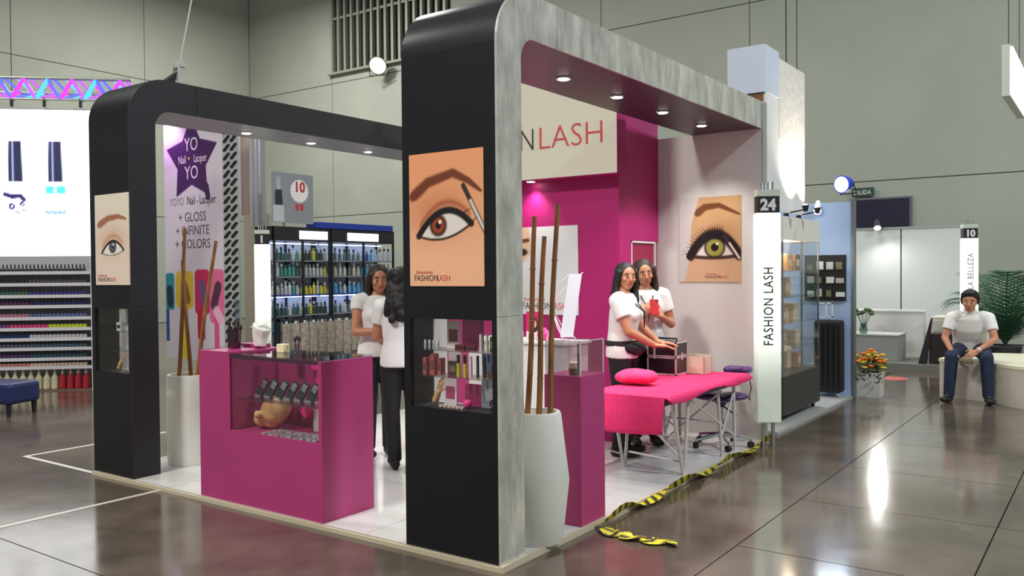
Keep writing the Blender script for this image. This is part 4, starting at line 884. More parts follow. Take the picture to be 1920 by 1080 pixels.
def flood(label, p, d, power, col, r=.09, body=(30, 60, 170), em=None, cone=110):
    t = thing('floodlight', label, 'lamp', p); p = Vector(p); d = Vector(d).normalized()
    obj('housing', MB().loft([p - d * .16, p - d * .1, p, p + d * .02], [r * .5, r * .8, r, r * 1.05], [r * .5, r * .8, r, r * 1.05], (0, 0, 1), 18), mat('flood_body_%d' % int(r * 1000), body, .4), t, True)
    obj('lens', MB().cyl(p + d * .021, p + d * .027, r * .9, n=18), em or LIT, t); s = d.cross(Vector((0, 0, 1))).normalized()
    obj('bracket', MB().tube([p - d * .06 + s * r, p - d * .12 + s * r * 1.1 - Vector((0, 0, r * 1.2)), p - d * .12 - s * r * 1.1 - Vector((0, 0, r * 1.2)), p - d * .06 - s * r], r * .08, 6), BLACKM, t)
    if power:
        l = bpy.data.lights.new('flood_beam', 'SPOT'); l.energy = power; l.color = col; l.spot_size = R(cone); l.spot_blend = .7; l.shadow_soft_size = r
        o = bpy.data.objects.new('flood_beam', l); COL.objects.link(o); o.location = p + d * .05; o.rotation_euler = d.to_track_quat('-Z', 'Y').to_euler(); o.parent = t; o.matrix_parent_inverse = world_of(t).inverted()
    return t
flood('blue floodlight on top of the pale blue wall', (-.14, 7.04, 2.51), (-.35, -.93, -.12), 90, (.75, .86, 1.0), .10, (30, 60, 190), mat('cool_lens', (240, 246, 255), .3, emit=(214, 232, 255), es=9))
flood('small white spotlight on the pale blue wall', (-.40, 6.93, 2.21), (.15, -.7, -.7), 20, (.8, .9, 1.0), .045, (220, 224, 230), MATS['cool_lens'])
sx = thing('exit_sign', 'green and white exit sign hanging on the far hall wall', 'sign', (-2.1, 15.95, 3.1)); obj('plate', MB().box(-2.2, -1.76, 15.9, 15.95, 3.08, 3.26), mat('sign_green', (30, 70, 58), .5), sx)
text('SALIDA', .13, (-2.17, 15.897, 3.12), (1, 0, 0), (0, 0, 1), WHITE, sx, depth=.001, sx=.85)
# planter with marigolds
pl = thing('flower_planter', 'white square planter of orange and yellow flowers beside the pale blue wall', 'planter', (.085, 7.25, 0))
obj('pot', MB().loft([(.11, 7.30, 0), (.11, 7.30, .29)], [.17, .19], [.17, .19], (1, 1, 0), 4), CERAMIC, pl); obj('soil', MB().box(.0, .22, 7.19, 7.41, .26, .292), mat('soil', (50, 36, 26), .9), pl)
random.seed(31)
lv = MB()
for i in range(220):
    a = random.uniform(0, 6.28); r_ = random.uniform(.02, .24); z = random.uniform(.29, .50) - r_ * .5; c = Vector((.11 + r_ * math.cos(a), 7.30 + r_ * math.sin(a), z)); d = Vector((math.cos(a), math.sin(a), random.uniform(.25, .9))).normalized(); s = d.cross(Vector((0, 0, 1))).normalized()
    lv.add([c, c + d * .04 + s * .016, c + d * .08, c + d * .04 - s * .016], [(0, 1, 2, 3)])
o = obj('foliage', lv, mat('leaf_green', (66, 92, 40), .6), pl); o['kind'] = 'stuff'
for i in range(50):
    a = random.uniform(0, 6.28); r_ = random.uniform(0, .22); p = (.11 + r_ * math.cos(a), 7.30 + r_ * math.sin(a), .46 + random.uniform(-.04, .09) - r_ * .35)
    obj('flower', MB().lathe(p, [(.004, -.012), (.034, .0), (.038, .01), (.014, .02)], 9), mat('petal_%d' % (i % 3), [(240, 120, 40), (236, 184, 40), (214, 196, 60)][0 if p[2] > .46 and p[0] < .12 else 1 + i % 2], .6), pl)

# ------------------------------------------------------------------ far stand, bench, man, palm
fp = struct(obj('floor_far', MB().box(-3.5, .95, 10.3, 13.0, 0, .10), mat('grey_carpet', (120, 118, 112), .9)))
wf = struct(obj('wall_far', MB().box(-3.5, .45, 12.54, 12.6, .1, 2.2), mat('panel_seam', (110, 114, 118), .5)))
for k in range(4): obj('panel', MB().box(-3.5 + k * .98 + .012, -3.5 + (k + 1) * .98 - .012, 12.5, 12.545, .1, 2.2), mat('far_panel', (206, 212, 208), .5), wf)
obj('top_rail', MB().box(-3.5, .47, 12.49, 12.61, 2.2, 2.24), ALU, wf)
flood('small bright spotlight over the far white panels', (-.90, 12.30, 2.24), (.18, -.6, -.75), 60, (1, .97, .92), .06, (60, 60, 64), cone=175)
lw = thing('low_white_wall', 'low white counter wall on the far stand platform', 'counter', (-1.2, 11.5, .1)); obj('body', MB().box(-3.0, -.02, 11.45, 11.6, .1, .82), WHITEP, lw); obj('top', MB().box(-3.02, .0, 11.43, 11.62, .8205, .85), WHITE, lw)
tb = thing('low_table', 'grey box-shaped low table on the far stand', 'table', (-.6, 10.75, .1)); obj('block', MB().box(-1.35, -.22, 10.5, 11.1, .1, .49), mat('grey_block', (150, 150, 146), .6), tb, bevel=.006); obj('top', MB().box(-1.36, -.21, 10.49, 11.11, .4905, .51), mat('light_block', (186, 186, 180), .5), tb)
vz = thing('glass_vase', 'small glass vase of leafy stems on the grey low table', 'vase', (-.74, 10.62, .5105)); obj('glass', MB().lathe((-.74, 10.62, .5105), [(.05, 0), (.065, .05), (.045, .13), (.055, .16), (.05, .16)], 16), glass_mat('green_glass', (170, 200, 184), .4), vz, True)
for i in range(9):
    a = i * .7; tp = Vector((-.74 + .12 * math.cos(a), 10.62 + .12 * math.sin(a), .82 + .03 * (i % 3))); obj('stem', MB().cyl((-.74, 10.62, .58), tp, .004, n=6), mat('stem_green', (60, 90, 44), .6), vz)
    obj('leaf', MB().ell(tp, (.045, .03, .028)), MATS['stem_green'], vz, True)
dp = thing('dark_pedestal', 'dark brown block pedestal on the far platform beside the seated man', 'pedestal', (.42, 10.6, .1)); obj('block', MB().box(.22, .72, 10.45, 10.9, .1, .55), mat('dark_brown', (60, 46, 44), .6), dp, bevel=.005)
obj('leaning_board', MB().add([(.08, 10.4, .1), (.20, 10.38, .1), (.27, 10.42, .78), (.25, 10.42, .78), (.08, 10.44, .1), (.20, 10.42, .1), (.27, 10.46, .78), (.25, 10.46, .78)], [(0, 1, 2, 3), (7, 6, 5, 4), (0, 4, 5, 1), (1, 5, 6, 2), (2, 6, 7, 3), (3, 7, 4, 0)]), BLACKM, dp)
wc2 = thing('white_cube_seat', 'pale cube seat behind the dark brown pedestal', 'seat', (.52, 11.6, .1)); obj('cube', MB().box(.1, .8, 11.3, 11.9, .1, .72), mat('beige_cube', (196, 190, 176), .6), wc2, bevel=.02); obj('pad', MB().box(.11, .79, 11.31, 11.89, .7205, .76), CREAM, wc2, bevel=.015)
def smooth_poly(p, n=6):
    out = []; m = len(p)
    for i in range(m):
        p0, p1, p2, p3 = (Vector(p[(i + k - 1) % m]) for k in range(4))
        for j in range(n):
            t = j / n; out.append(tuple(.5 * ((2 * p1) + (p2 - p0) * t + (2 * p0 - 5 * p1 + 4 * p2 - p3) * t * t + (3 * p1 - p0 - 3 * p2 + p3) * t ** 3)))
    return out
BP = smooth_poly([(.80, 7.80), (.86, 7.64), (1.25, 7.53), (1.6, 7.2), (1.95, 7.02), (2.5, 7.05), (2.7, 8.0), (2.3, 8.6), (1.5, 8.8), (.98, 8.5)])
bn = thing('curved_bench', 'curved white bench with a cream top under the seated man', 'bench', (1.6, 7.9, 0)); obj('side', MB().prism(BP, 'z', 0, .415), mat('bench_white', (206, 196, 186), .5), bn, True)
obj('seat_top', MB().prism([(p[0] * 1.0 + (p[0] - 1.6) * .012, p[1] + (p[1] - 7.9) * .012) for p in BP], 'z', .4155, .45), mat('bench_cream', (226, 222, 196), .4), bn, True)
JEANS = mat('navy_jeans', (30, 40, 66), .8, var=.2, scale=14)
random.seed(13)
pm, PM = person('person', 'seated man in white polo shirt and navy jeans on the curved bench', (1.11, 7.75, 0.0), (.10, -.99),
    dict(pelvis=(0, .0, .54), waist=(0, .055, .66), chest=(0, .13, .78), sh=(0, .185, .89), neck=(0, .215, .955), head=(0, .265, 1.045), shL=(.172, .19, .875), shR=(-.172, .19, .875),
         elL=(.23, .27, .66), elR=(-.235, .24, .66), wrL=(.07, .42, .54), wrR=(-.165, .40, .53), hipL=(.09, .02, .53), hipR=(-.09, .02, .53), knL=(.155, .42, .48), knR=(-.165, .42, .48), anL=(.17, .40, .075), anR=(-.19, .42, .075), toL=(.2, .54, .03), toR=(-.23, .55, .03)),
    (.02, -.99, -.10), 1.70, female=False, hair='short', legs=JEANS, hem=.83, polo=True, sleeve=.6, shoes=mat('dark_shoe', (26, 26, 30), .5),
    hands=dict(L=((-.75, -.35, -.5), (.1, -.8, .5), .5), R=((.15, -.6, -.75), (.0, -.8, .5), .5)))
obj('wristwatch', MB().cyl(PM['wrL'] - Vector((0, 0, .0)) - (PM['wrL'] - PM['elL']).normalized() * .03, PM['wrL'] - (PM['wrL'] - PM['elL']).normalized() * .01, .034, n=16), STEEL, pm)
hc = (PM['wrL'] + PM['wrR']) * .5 + Vector((.03, -.07, -.10))
cp_ = thing('cloth_cap', 'small brown cap held between the seated man\'s hands', 'cap', hc); obj('crown', remesh(MB().ell(hc, (.075, .06, .05)).ell(hc + Vector((0, 0, -.035)), (.065, .055, .03)), .008, 2), mat('brown_cloth', (116, 100, 80), .9), cp_); obj('brim', MB().ell(hc + Vector((.03, -.055, -.045)), (.055, .045, .008)), MATS['brown_cloth'], cp_, True)
# palm
pt = thing('potted_palm', 'dark green palm behind the curved bench at the right edge', 'palm', (1.15, 11.0, 0)); obj('pot', MB().lathe((1.15, 11.0, 0), [(.16, 0), (.22, .36), (.2, .38), (.18, .33)], 20), mat('dark_pot', (50, 54, 52), .6), pt, True)
random.seed(41); PG = mat('palm_green', (44, 88, 60), .5, var=.25, scale=5)
for i in range(24):
    a = i * 2.399 + .3; reach = random.uniform(.45, .95); hgt = random.uniform(.45, 1.35); d = Vector((math.cos(a), math.sin(a), 0)); pts = []
    for k in range(12):
        t = k / 11; pts.append(Vector((1.15, 11.0, .36)) + d * reach * t ** 1.3 + Vector((0, 0, hgt * (1.25 * t - .38 * t * t * t * (reach / .5)))))
    fm = MB().tube(pts, [.010 - .006 * k / 12 for k in range(12)], 5)
    for k in range(2, 12):
        for u in range(2):
            t = k - u / 2.0; p = pts[k].lerp(pts[k - 1], u / 2.0); tg = (pts[k] - pts[k - 1]).normalized(); s = tg.cross(Vector((0, 0, 1))).normalized(); ln = .30 * math.sin(min(1, (k + 1) / 13) * 2.6) + .06
            for sg in (1, -1):
                dd = (s * sg * .75 + tg * .6 + Vector((0, 0, -.22))).normalized(); w = tg * .010
                fm.add([p - w, p + w, p + dd * ln * .6 + w * .8, p + dd * ln, p + dd * ln * .6 - w * .8], [(0, 1, 2, 3, 4)])
    obj('frond', fm, PG, pt)
tag(obj('floor_reflection', MB().lathe((-.05, 9.2, .0008), [(.22, 0), (.22, .002)], 24), mat('red_reflection', (196, 70, 64), .4)), 'round red disk standing in for the reflection of a light on the concrete floor beyond the planter', 'reflection')  # reflection of a red light, put in as a flat coloured disk
ls = thing('hanging_light_box', 'bright white light box hanging at the upper right edge', 'sign', (1.55, 7.8, 3.3)); obj('lit_face', MB().box(1.575, 1.60, 6.98, 8.6, 3.34, 3.84), mat('warm_lit', (255, 252, 236), .4, emit=(255, 250, 228), es=1.6), ls); obj('case', MB().box(1.5, 1.5745, 6.96, 8.62, 3.32, 3.86), STEEL, ls)
for y in (7.2, 8.4): obj('cable', MB().cyl((1.54, y, 3.86), (1.54, y, 11), .004, n=6), BLACKM, ls)

# ------------------------------------------------------------------ neighbouring stands on the left
DA = math.atan2(.69, .72)
MD = Matrix.Translation((-8.9, 2.3, 0)) @ Matrix.Rotation(DA, 4, 'Z')      # local x runs along the display, -y faces the aisle
def DL(x, y, z): return tuple(MD @ Vector((x, y, z)))
SX0, SX1 = -2.2, .42
dw = thing('polish_display', 'wide white nail polish display wall with a lit screen at the far left', 'display', DL(-.9, .2, 0))
obj('carcass', MB().box(SX0, SX1, .14, .40, .0, 3.74), mat('display_grey', (170, 168, 172), .5), dw, M=MD)
for x in (SX0 - .02, SX1 - .001): obj('side_cheek', MB().box(x, x + .02, -.06, .40, 0, 1.76), WHITEP, dw, M=MD)
def fnS(u, v):
    c = np.ones(u.shape + (3,)) * np.array((252, 253, 255.)); x = u * 2.62 - 2.2; y = v * 2.62 + 1.78
    for cx_, col, cap_ in ((-.555, (60, 62, 92), (34, 36, 60)), (-.06, (72, 210, 204), (34, 36, 62)), (-1.1, (236, 90, 130), (34, 36, 60)), (-1.65, (250, 190, 80), (34, 36, 60))):
        w = .078 + .02 * (3.3 - y); m = sst(w + .01, w - .006, np.abs(x - cx_)) * (y > 2.76) * (y < 3.30); c = mix(c, cap_, m)
        c = mix(c, (140, 144, 190), m * np.exp(-((x - cx_ + .03) / .012) ** 2))
        bd = np.maximum(np.abs(x - cx_) - .10, 0); be = np.maximum(np.abs(y - 2.47) - .19, 0); q = np.hypot(bd, be); c = mix(c, (224, 228, 240), np.exp(-((q - .05) / .008) ** 2) * .7)
        if cx_ > -.3:
            for sx2 in (-.07, .07): q = np.maximum(np.abs(x - cx_ - sx2) / .055, np.abs(y - 2.66) / .05); c = mix(c, col, sst(1.1, .9, q))
            q, _ = curve_d(x, y, [(cx_ - .12 + .02 * k, 2.36 + .018 * math.sin(k * 2.2)) for k in range(13)]); c = mix(c, (90, 130, 160), sst(.022, .012, q) * .8)
        else:
            q, _ = curve_d(x, y, [(cx_ - .13, 2.6), (cx_ - .05, 2.57), (cx_ + .06, 2.58), (cx_ + .1, 2.53)]); c = mix(c, (40, 36, 84), sst(.034, .024, q))
            for sx2, sy2, rr in ((-.05, 2.44, .04), (.08, 2.47, .03), (.02, 2.36, .022), (.1, 2.39, .02)): q = np.hypot(x - cx_ - sx2, y - sy2); c = mix(c, (60, 54, 110), sst(rr + .008, rr, q)); c = mix(c, (250, 250, 255), sst(.014, .008, q))
    return c
scr = painted('lit_screen', DL(SX0 + .0, .135, 1.78), MD.to_3x3() @ Vector((1, 0, 0)), (0, 0, 1), SX1 - SX0, 1.94, fnS, 160, 120, print_mat('screen_glow', .3, 1.7), dw)
zrow = [1.563, 1.41, 1.255, 1.12, .965, .824, .69, .564, .43, .317]
for z in zrow: obj('shelf', MB().box(SX0, SX1 - .002, -.05, .14, z - .022, z), mat('shelf_white', (206, 202, 206), .4), dw, M=MD); obj('shelf_lip', MB().box(SX0, SX1 - .002, -.06, -.0505, z - .028, z + .014), mat('shelf_white', (206, 202, 206), .4), dw, M=MD)
obj('plinth', MB().box(SX0, SX1 - .002, -.02, .14, 0, .02), mat('plinth_brown', (120, 96, 84), .5), dw, M=MD)
def bottle_meshes(nm, prof, capprof, c, capc):
    return MB().lathe((0, 0, 0), prof, 8).mesh(nm), MB().lathe((0, 0, 0), capprof, 8).mesh(nm + '_cap')
rowcols = [[(60, 58, 66)], [(56, 54, 62), (90, 86, 92)], [(70, 110, 88), (70, 66, 130)], [(90, 50, 84), (48, 50, 90)], [(176, 120, 138), (96, 110, 150)], [(126, 66, 130), (206, 70, 120), (196, 206, 60)], [(36, 56, 104), (196, 190, 190)], [(86, 88, 110), (70, 92, 110)], [(84, 52, 104), (50, 84, 92)], [(190, 130, 120), (210, 186, 170)]]
words = ['topmost', 'second', 'third', 'fourth', 'fifth', 'sixth', 'seventh', 'eighth', 'ninth', 'lowest']
bp0 = MB().lathe((0, 0, 0), [(.022, 0), (.026, .006), (.026, .045), (.012, .055)], 8); bc0 = MB().lathe((0, 0, 0), [(.011, .055), (.012, .06), (.009, .105)], 8)
capme = bc0.mesh('bottle_cap'); capme.materials.append(mat('bottle_cap_dark', (50, 48, 56), .4))
cache = {}
for ri, z in enumerate(zrow):
    cols = rowcols[ri]; n = 30
    for i in range(n):
        c = cols[min(len(cols) - 1, int((i / n) * len(cols) + (.0 if ri != 5 else .0)))]
        if c not in cache:
            me = bp0.mesh('bottle_glass'); me.materials.append(mat('polish_%d_%d_%d' % c, c, .25)); cache[c] = me
        x = SX0 + 1.15 + i * (SX1 - SX0 - 1.20) / n; p = DL(x, .0, z + .0005)
        t = bpy.data.objects.new('polish_bottle', cache[c]); COL.objects.link(t); t.location = p
        tag(t, 'tiny nail polish bottle, %s third of the %s row on the white display wall' % (('left', 'middle', 'right')[i // 10], words[ri]), 'bottle', 'polish bottles, %s row, %s third' % (words[ri], ('left', 'middle', 'right')[i // 10]))
        k_ = bpy.data.objects.new('bottle_cap', capme); COL.objects.link(k_); k_.parent = t
bigb = MB().lathe((0, 0, 0), [(.04, 0), (.045, .01), (.045, .15), (.018, .19), (.018, .2)], 12); bigc = MB().lathe((0, 0, 0), [(.016, .2), (.02, .205), (.008, .27)], 10).mesh('nozzle'); bigc.materials.append(mat('white_nozzle', (224, 222, 206), .4))
bm_ = {}
for i in range(17):
    nm = 'white' if i < 13 else 'red'; c = (214, 208, 172) if nm == 'white' else (176, 44, 56)
    if nm not in bm_: me = bigb.mesh('bottle_body'); me.materials.append(mat('big_bottle_' + nm, c, .35)); bm_[nm] = me
    t = bpy.data.objects.new('squeeze_bottle', bm_[nm]); COL.objects.link(t); t.location = DL(SX0 + .95 + i * .098, .03, .0205)
    tag(t, ('cream' if nm == 'white' else 'red') + ' squeeze bottle on the bottom ledge of the white display wall', 'bottle', nm + ' squeeze bottles'); k_ = bpy.data.objects.new('nozzle', bigc); COL.objects.link(k_); k_.parent = t
# coloured BRACE_GLOW on the truss over the display, emission standing in for coloured light
tr = thing('lighting_truss', 'truss with magenta and cyan light put on its braces above the lit screen', 'truss', DL(-.6, .2, 3.82))
for (y, z) in ((.05, 4.12), (.05, 3.84), (.33, 3.98)): obj('chord', MB().cyl(DL(-2.4, y, z), DL(.95, y, z), .022, n=10), ALU, tr)
BRACE_GLOW = [mat('led_%d' % i, (40, 30, 60), .3, emit=c, es=1.5) for i, c in enumerate([(236, 60, 226), (90, 110, 255), (70, 210, 240), (190, 90, 255)])]  # no LEDs: brace emission standing in for coloured light on the truss
for i in range(22):
    x = -2.35 + i * .15; up_ = i % 2; obj('led_brace', MB().cyl(DL(x, .05, 4.11 if up_ else 3.85), DL(x + .15, .05, 3.85 if up_ else 4.11), .026, n=8), BRACE_GLOW[(i * 3) % 4], tr)  # plain brace, its glow stands in for coloured light
    obj('led_brace', MB().cyl(DL(x, .05, 3.84), DL(x + .15, .33, 3.98), .02, n=6), BRACE_GLOW[(i + 1) % 4], tr); obj('led_brace', MB().cyl(DL(x + .07, .05, 4.12), DL(x + .15, .33, 3.98), .018, n=6), BRACE_GLOW[(i + 2) % 4], tr)  # plain braces, their glow stands in for coloured light
for x in (-.15, -.55, .3): obj('hanger', MB().box(x - .015, x + .015, .03, .07, 3.74, 3.86), BLACKM, tr, M=MD)
# navy ottoman, white floor tape
ot = thing('ottoman', 'navy blue ottoman on short legs at the left edge', 'ottoman', (-7.35, .95, 0)); MO = Matrix.Translation((-7.52, .93, 0)) @ Matrix.Rotation(R(18), 4, 'Z')
obj('cushion', MB().box(-.55, .34, -.17, .25, .13, .36), mat('navy_vinyl', (28, 38, 86), .4), ot, M=MO, bevel=.04)
for (x, y) in ((-.5, -.13), (.29, -.13), (-.5, .2), (.29, .2)): obj('leg', MB().cyl(tuple(MO @ Vector((x, y, .13))), tuple(MO @ Vector((x, y, 0))), .03, .02, 10), BLACKM, ot)
TAPE = mat('white_floor_tape', (206, 204, 204), .5)
tag(obj('floor_tape', MB().box(-4.97, -4.93, .0, 1.6, .0, .0015), TAPE), 'white floor tape strip running away behind the far left pillar', 'tape'); tag(obj('floor_tape', MB().box(-4.925, -3.87, .0, .035, .0, .0015), TAPE), 'white floor tape strip ending at the foot of the far left pillar', 'tape')

# printed banner with the star and the dripping colours
YB = 4.2; BX0, BW, BZ0, BH = -9.42, 1.44, .25, 3.75
def fnY(u, v):
    x = u * BW; z = v * BW + BZ0; c = np.ones(u.shape + (3,)) * np.array((222, 212, 222.))
    # star
    cx_, cz = .70, 3.22; ang = np.arctan2(x - cx_, z - cz); r = np.hypot(x - cx_, z - cz); seg = 2 * math.pi / 5
    a = np.abs(((ang + seg / 2) % seg) - seg / 2); ro, ri = .66, .37; k = seg / 2
    # polar edge of a star between tip (a=0) and notch (a=k)
    tipx, tipy = ro, 0; nx_, ny_ = ri * math.cos(k), ri * math.sin(k); px_ = r * np.cos(a); py_ = r * np.sin(a)
    cr = (nx_ - tipx) * (py_ - tipy) - (ny_ - tipy) * (px_ - tipx)
    st_ = sst(-.004, .006, cr); c = mix(c, (72, 34, 92), st_)
    q, _ = curve_d(x, z, [(.98, 2.9), (1.06, 2.8), (1.09, 2.66)]); c = mix(c, (72, 40, 80), sst(.062, .05, q))
    # colours dripping down at the bottom
    for x0, x1, zt_, zb_, col in ((.0, .22, 1.55, .98, (50, 140, 152)), (.0, .08, 1.0, .5, (40, 80, 150)), (.26, .70, 1.58, 1.0, (222, 186, 60)), (.38, .56, 1.2, .25, (226, 206, 40)), (.74, 1.1, 1.6, .92, (206, 44, 92)), (.80, .98, 1.0, .55, (196, 30, 60)), (1.1, 1.44, 1.6, .80, (232, 110, 156)), (1.2, 1.32, .9, .4, (226, 90, 140))):
        w = (x1 - x0) / 2; d = np.maximum(np.abs(x - (x0 + x1) / 2) - w * .55, 0); e = np.maximum(np.maximum(z - zt_ + w * .5, zb_ + w * .5 - z), 0); m = sst(w * .5, w * .42, np.hypot(d, e)); c = mix(c, col, m)
    for a_, b_, col in (((.1, 1.28), (.12, 1.1), (20, 40, 60)), ((.48, 1.35), (.55, 1.15), (120, 90, 40)), ((.9, 1.36), (.98, 1.12), (110, 90, 150)), ((1.3, 1.34), (1.2, 1.08), (60, 40, 56)), ((1.26, .98), (1.36, .86), (246, 200, 220))):
        q, _ = seg_d(x, z, a_, b_); c = mix(c, col, sst(.09, .07, q) * .85)
    return c
bn2 = painted('star_banner', (BX0, YB, BZ0), (1, 0, 0), (0, 0, 1), BW, BH, fnY, 150, 390, PRINT); tag(bn2, 'tall white banner with a purple dripping star and coloured drips', 'banner')
def bt(s_, size, x, z, m, **kw): text(s_, size, (BX0 + x, YB - .0075, z), (1, 0, 0), (0, 0, 1), m, bn2, align='CENTER', depth=.0008, **kw)
PALE = mat('pale_print', (240, 222, 236), .5); YEL = mat('yellow_print', (236, 196, 60), .5); GREYT = mat('grey_print', (96, 88, 96), .5)
bt('YO', .28, .70, 3.36, PALE, sx=.85); bt('YO', .28, .70, 2.94, PALE, sx=.85); bt('Nail', .17, .47, 3.18, PALE, sx=.72); bt('•', .17, .64, 3.19, YEL); bt('Lacquer', .17, .92, 3.18, PALE, sx=.58)
bt('YOYO', .17, .32, 2.56, GREYT, sx=.75, bold=-.003); bt('Nail - Lacquer', .18, .93, 2.56, DARKTXT, sx=.68)
bt('+ GLOSS', .2, .70, 2.31, GREYT, sx=.9); bt('+ INFINITE', .2, .70, 2.11, GREYT, sx=.88); bt('+ COLORS', .2, .70, 1.91, GREYT, sx=.92)
flood('small violet spotlight at the top left of the star banner', (BX0 + .12, 3.98, 3.98), (.05, .4, -.9), 60, (.8, .3, 1.0), .06, (50, 40, 60), mat('violet_lens', (220, 120, 255), .3, emit=(210, 90, 255), es=6))
# patterned truss column, silver post, hanging panel
tcx = thing('patterned_column', 'narrow black and white patterned column beside the star banner', 'column', (-7.8, 4.2, 0))
obj('core', MB().box(-7.97, -7.64, 4.2, 4.23, 0, 3.78), mat('motif_ground', (176, 178, 176), .5), tcx)
for k in range(30):
    z = .05 + k * .124
    for (xa, xb_) in ((-7.96, -7.81), (-7.80, -7.65)):
        q = MB().prism([(xa, z), (xa + .05, z), (xb_, z + .075), (xb_, z + .1), (xb_ - .05, z + .1), (xa, z + .03)], 'y', 4.192, 4.1995); obj('black_motif', q, BLACKM, tcx)
hpn = thing('hanging_banner', 'plain beige hanging banner beside the silver post', 'banner', (-8.2, 4.87, 2.4)); obj('panel', MB().box(-8.42, -8.04, 4.86, 4.88, 2.42, 3.9), mat('beige_fabric', (170, 158, 144), .7), hpn); obj('edge', MB().box(-8.46, -8.42, 4.84, 4.90, 2.42, 3.9), WHITE, hpn)
sp_ = thing('silver_post', 'round silver post rising behind the number 1 column', 'post', (-7.74, 4.62, 0)); obj('tube', MB().cyl((-7.74, 4.62, 2.2), (-7.74, 4.62, 3.8), .115, n=24), mat('satin_silver', (200, 198, 206), .25, .8), sp_, True); obj('sleeve', MB().cyl((-7.74, 4.62, 0), (-7.74, 4.62, 2.2), .06, n=18), ALU, sp_, True)
bpn = thing('partition', 'cream partition between the patterned column and the number 1 column', 'partition', (-8.2, 4.97, 0)); obj('panel', MB().box(-8.5, -7.9, 4.95, 4.99, 0, 2.42), mat('cream_wall', (196, 190, 170), .6), bpn); obj('base_rail', MB().box(-8.5, -7.9, 4.93, 5.01, 0, .06), ALU, bpn)
# product shelving facing the aisle
DBLUE = mat('deep_blue', (24, 52, 150), .4)
bars = []
random.seed(77)
zs = [.40, .70, .93, 1.216, 1.48, 1.71]
for ui, (y0, y1) in enumerate(((4.30, 5.34), (5.36, 6.70))):
    wd = ('left', 'right')[ui]
    t = thing('product_shelving', wd + ' black shelving unit crowded with hair products', 'shelving', (-7.2, (y0 + y1) / 2, 0)); xm = -7.0
    obj('back_panel', MB().box(-7.42, -7.40, y0, y1, 0, 2.0), mat('shelf_back', (206, 212, 220), .5), t)
    for z in (1.96, 1.19): obj('led_strip', MB().box(-7.30, -7.25, y0 + .03, y1 - .03, z - .012, z - .002), mat('led_strip_lit', (255, 255, 255), .4, emit=(200, 216, 255), es=7), t)
    for y in (y0, (y0 + y1) / 2 - .012, y1 - .025): obj('upright', MB().box(xm - .03, xm, y, y + .025, 0, 2.18), BLACKM, t); obj('upright', MB().box(-7.40, -7.37, y, y + .025, 0, 2.18), BLACKM, t)
    for z in zs: obj('shelf', MB().box(-7.40, xm - .03, y0 + .002, y1 - .002, z - .02, z), DBLUE if abs(z - 1.216) < .01 or z == .70 else mat('shelf_dark', (120, 126, 132), .4), t)
    obj('header', MB().box(-7.40, xm - .002, y0, y1, 1.985, 2.18), BLACKM, t) 
    obj('lit_sign', MB().box(xm - .001, xm + .006, y0 + (.45 if ui == 0 else .32), y0 + (.98 if ui == 0 else .98), 2.01, 2.13), mat('sign_lit', (255, 255, 255), .4, emit=(255, 255, 255), es=1.2), t)
    for j in range(2):
        ya = y0 + .03 + j * (y1 - y0) / 2; yb = ya + (y1 - y0) / 2 - .045
        for zi, z in enumerate(zs[1:]):
            if ui == 1 and j == 1 and zi < 1: continue
            pal = {(0, 0): [(70, 140, 134), (64, 96, 96), (190, 196, 196)], (0, 1): [(170, 176, 176), (60, 70, 66), (196, 190, 70)], (1, 0): [(186, 186, 176), (90, 110, 106), (80, 160, 206)], (1, 1): [(90, 170, 214), (170, 174, 190), (60, 80, 160)]}[(ui, j)]
            n = 7; 
            for i in range(n):
                y = ya + .03 + i * (yb - ya - .04) / (n - 1) * .98; hgt = random.uniform(.13, .185); c = pal[zi % 3] if random.random() < .7 else random.choice(pal)
                key = (c, int(hgt * 100))
                if key not in cache:
                    hh = int(hgt * 100) / 100.0; b0 = MB().lathe((0, 0, 0), [(.024, 0), (.027, .008), (.027, hh * .68), (.014, hh * .78), (.014, hh)], 10).mesh('product_bottle'); b0.materials.append(mat('prod_%d_%d_%d' % c, c, .3)); c0_ = MB().lathe((0, 0, 0), [(.016, hh), (.016, hh + .03), (.010, hh + .034)], 8).mesh('bottle_lid'); c0_.materials.append(mat('lid_%d' % (len(cache) % 2), [(40, 42, 46), (220, 222, 222)][len(cache) % 2], .4)); cache[key] = (b0, c0_)
                b0, c0_ = cache[key]; o = bpy.data.objects.new('product_bottle', b0); COL.objects.link(o); o.location = (-7.10, y, z + .0005)
                g_ = 'product bottle on shelf %d from the bottom, %s bay of the %s black shelving unit' % (zi + 1, ('left', 'right')[j], wd)
                tag(o, 'bottle in the %s bay of the %s shelving unit, shelf %s' % (('left', 'right')[j], wd, ['just above the rack', 'below the blue shelf', 'on the blue shelf', 'second from the top', 'at the top'][zi]), 'bottle', 'bottles ' + g_[15:]); l = bpy.data.objects.new('bottle_lid', c0_); COL.objects.link(l); l.parent = o
tag(obj('blue_fascia', MB().box(-7.2, -6.985, 5.05, 6.66, 2.1805, 2.27), DBLUE, bevel=.005), 'long bright blue fascia board on top of the shelving', 'board')
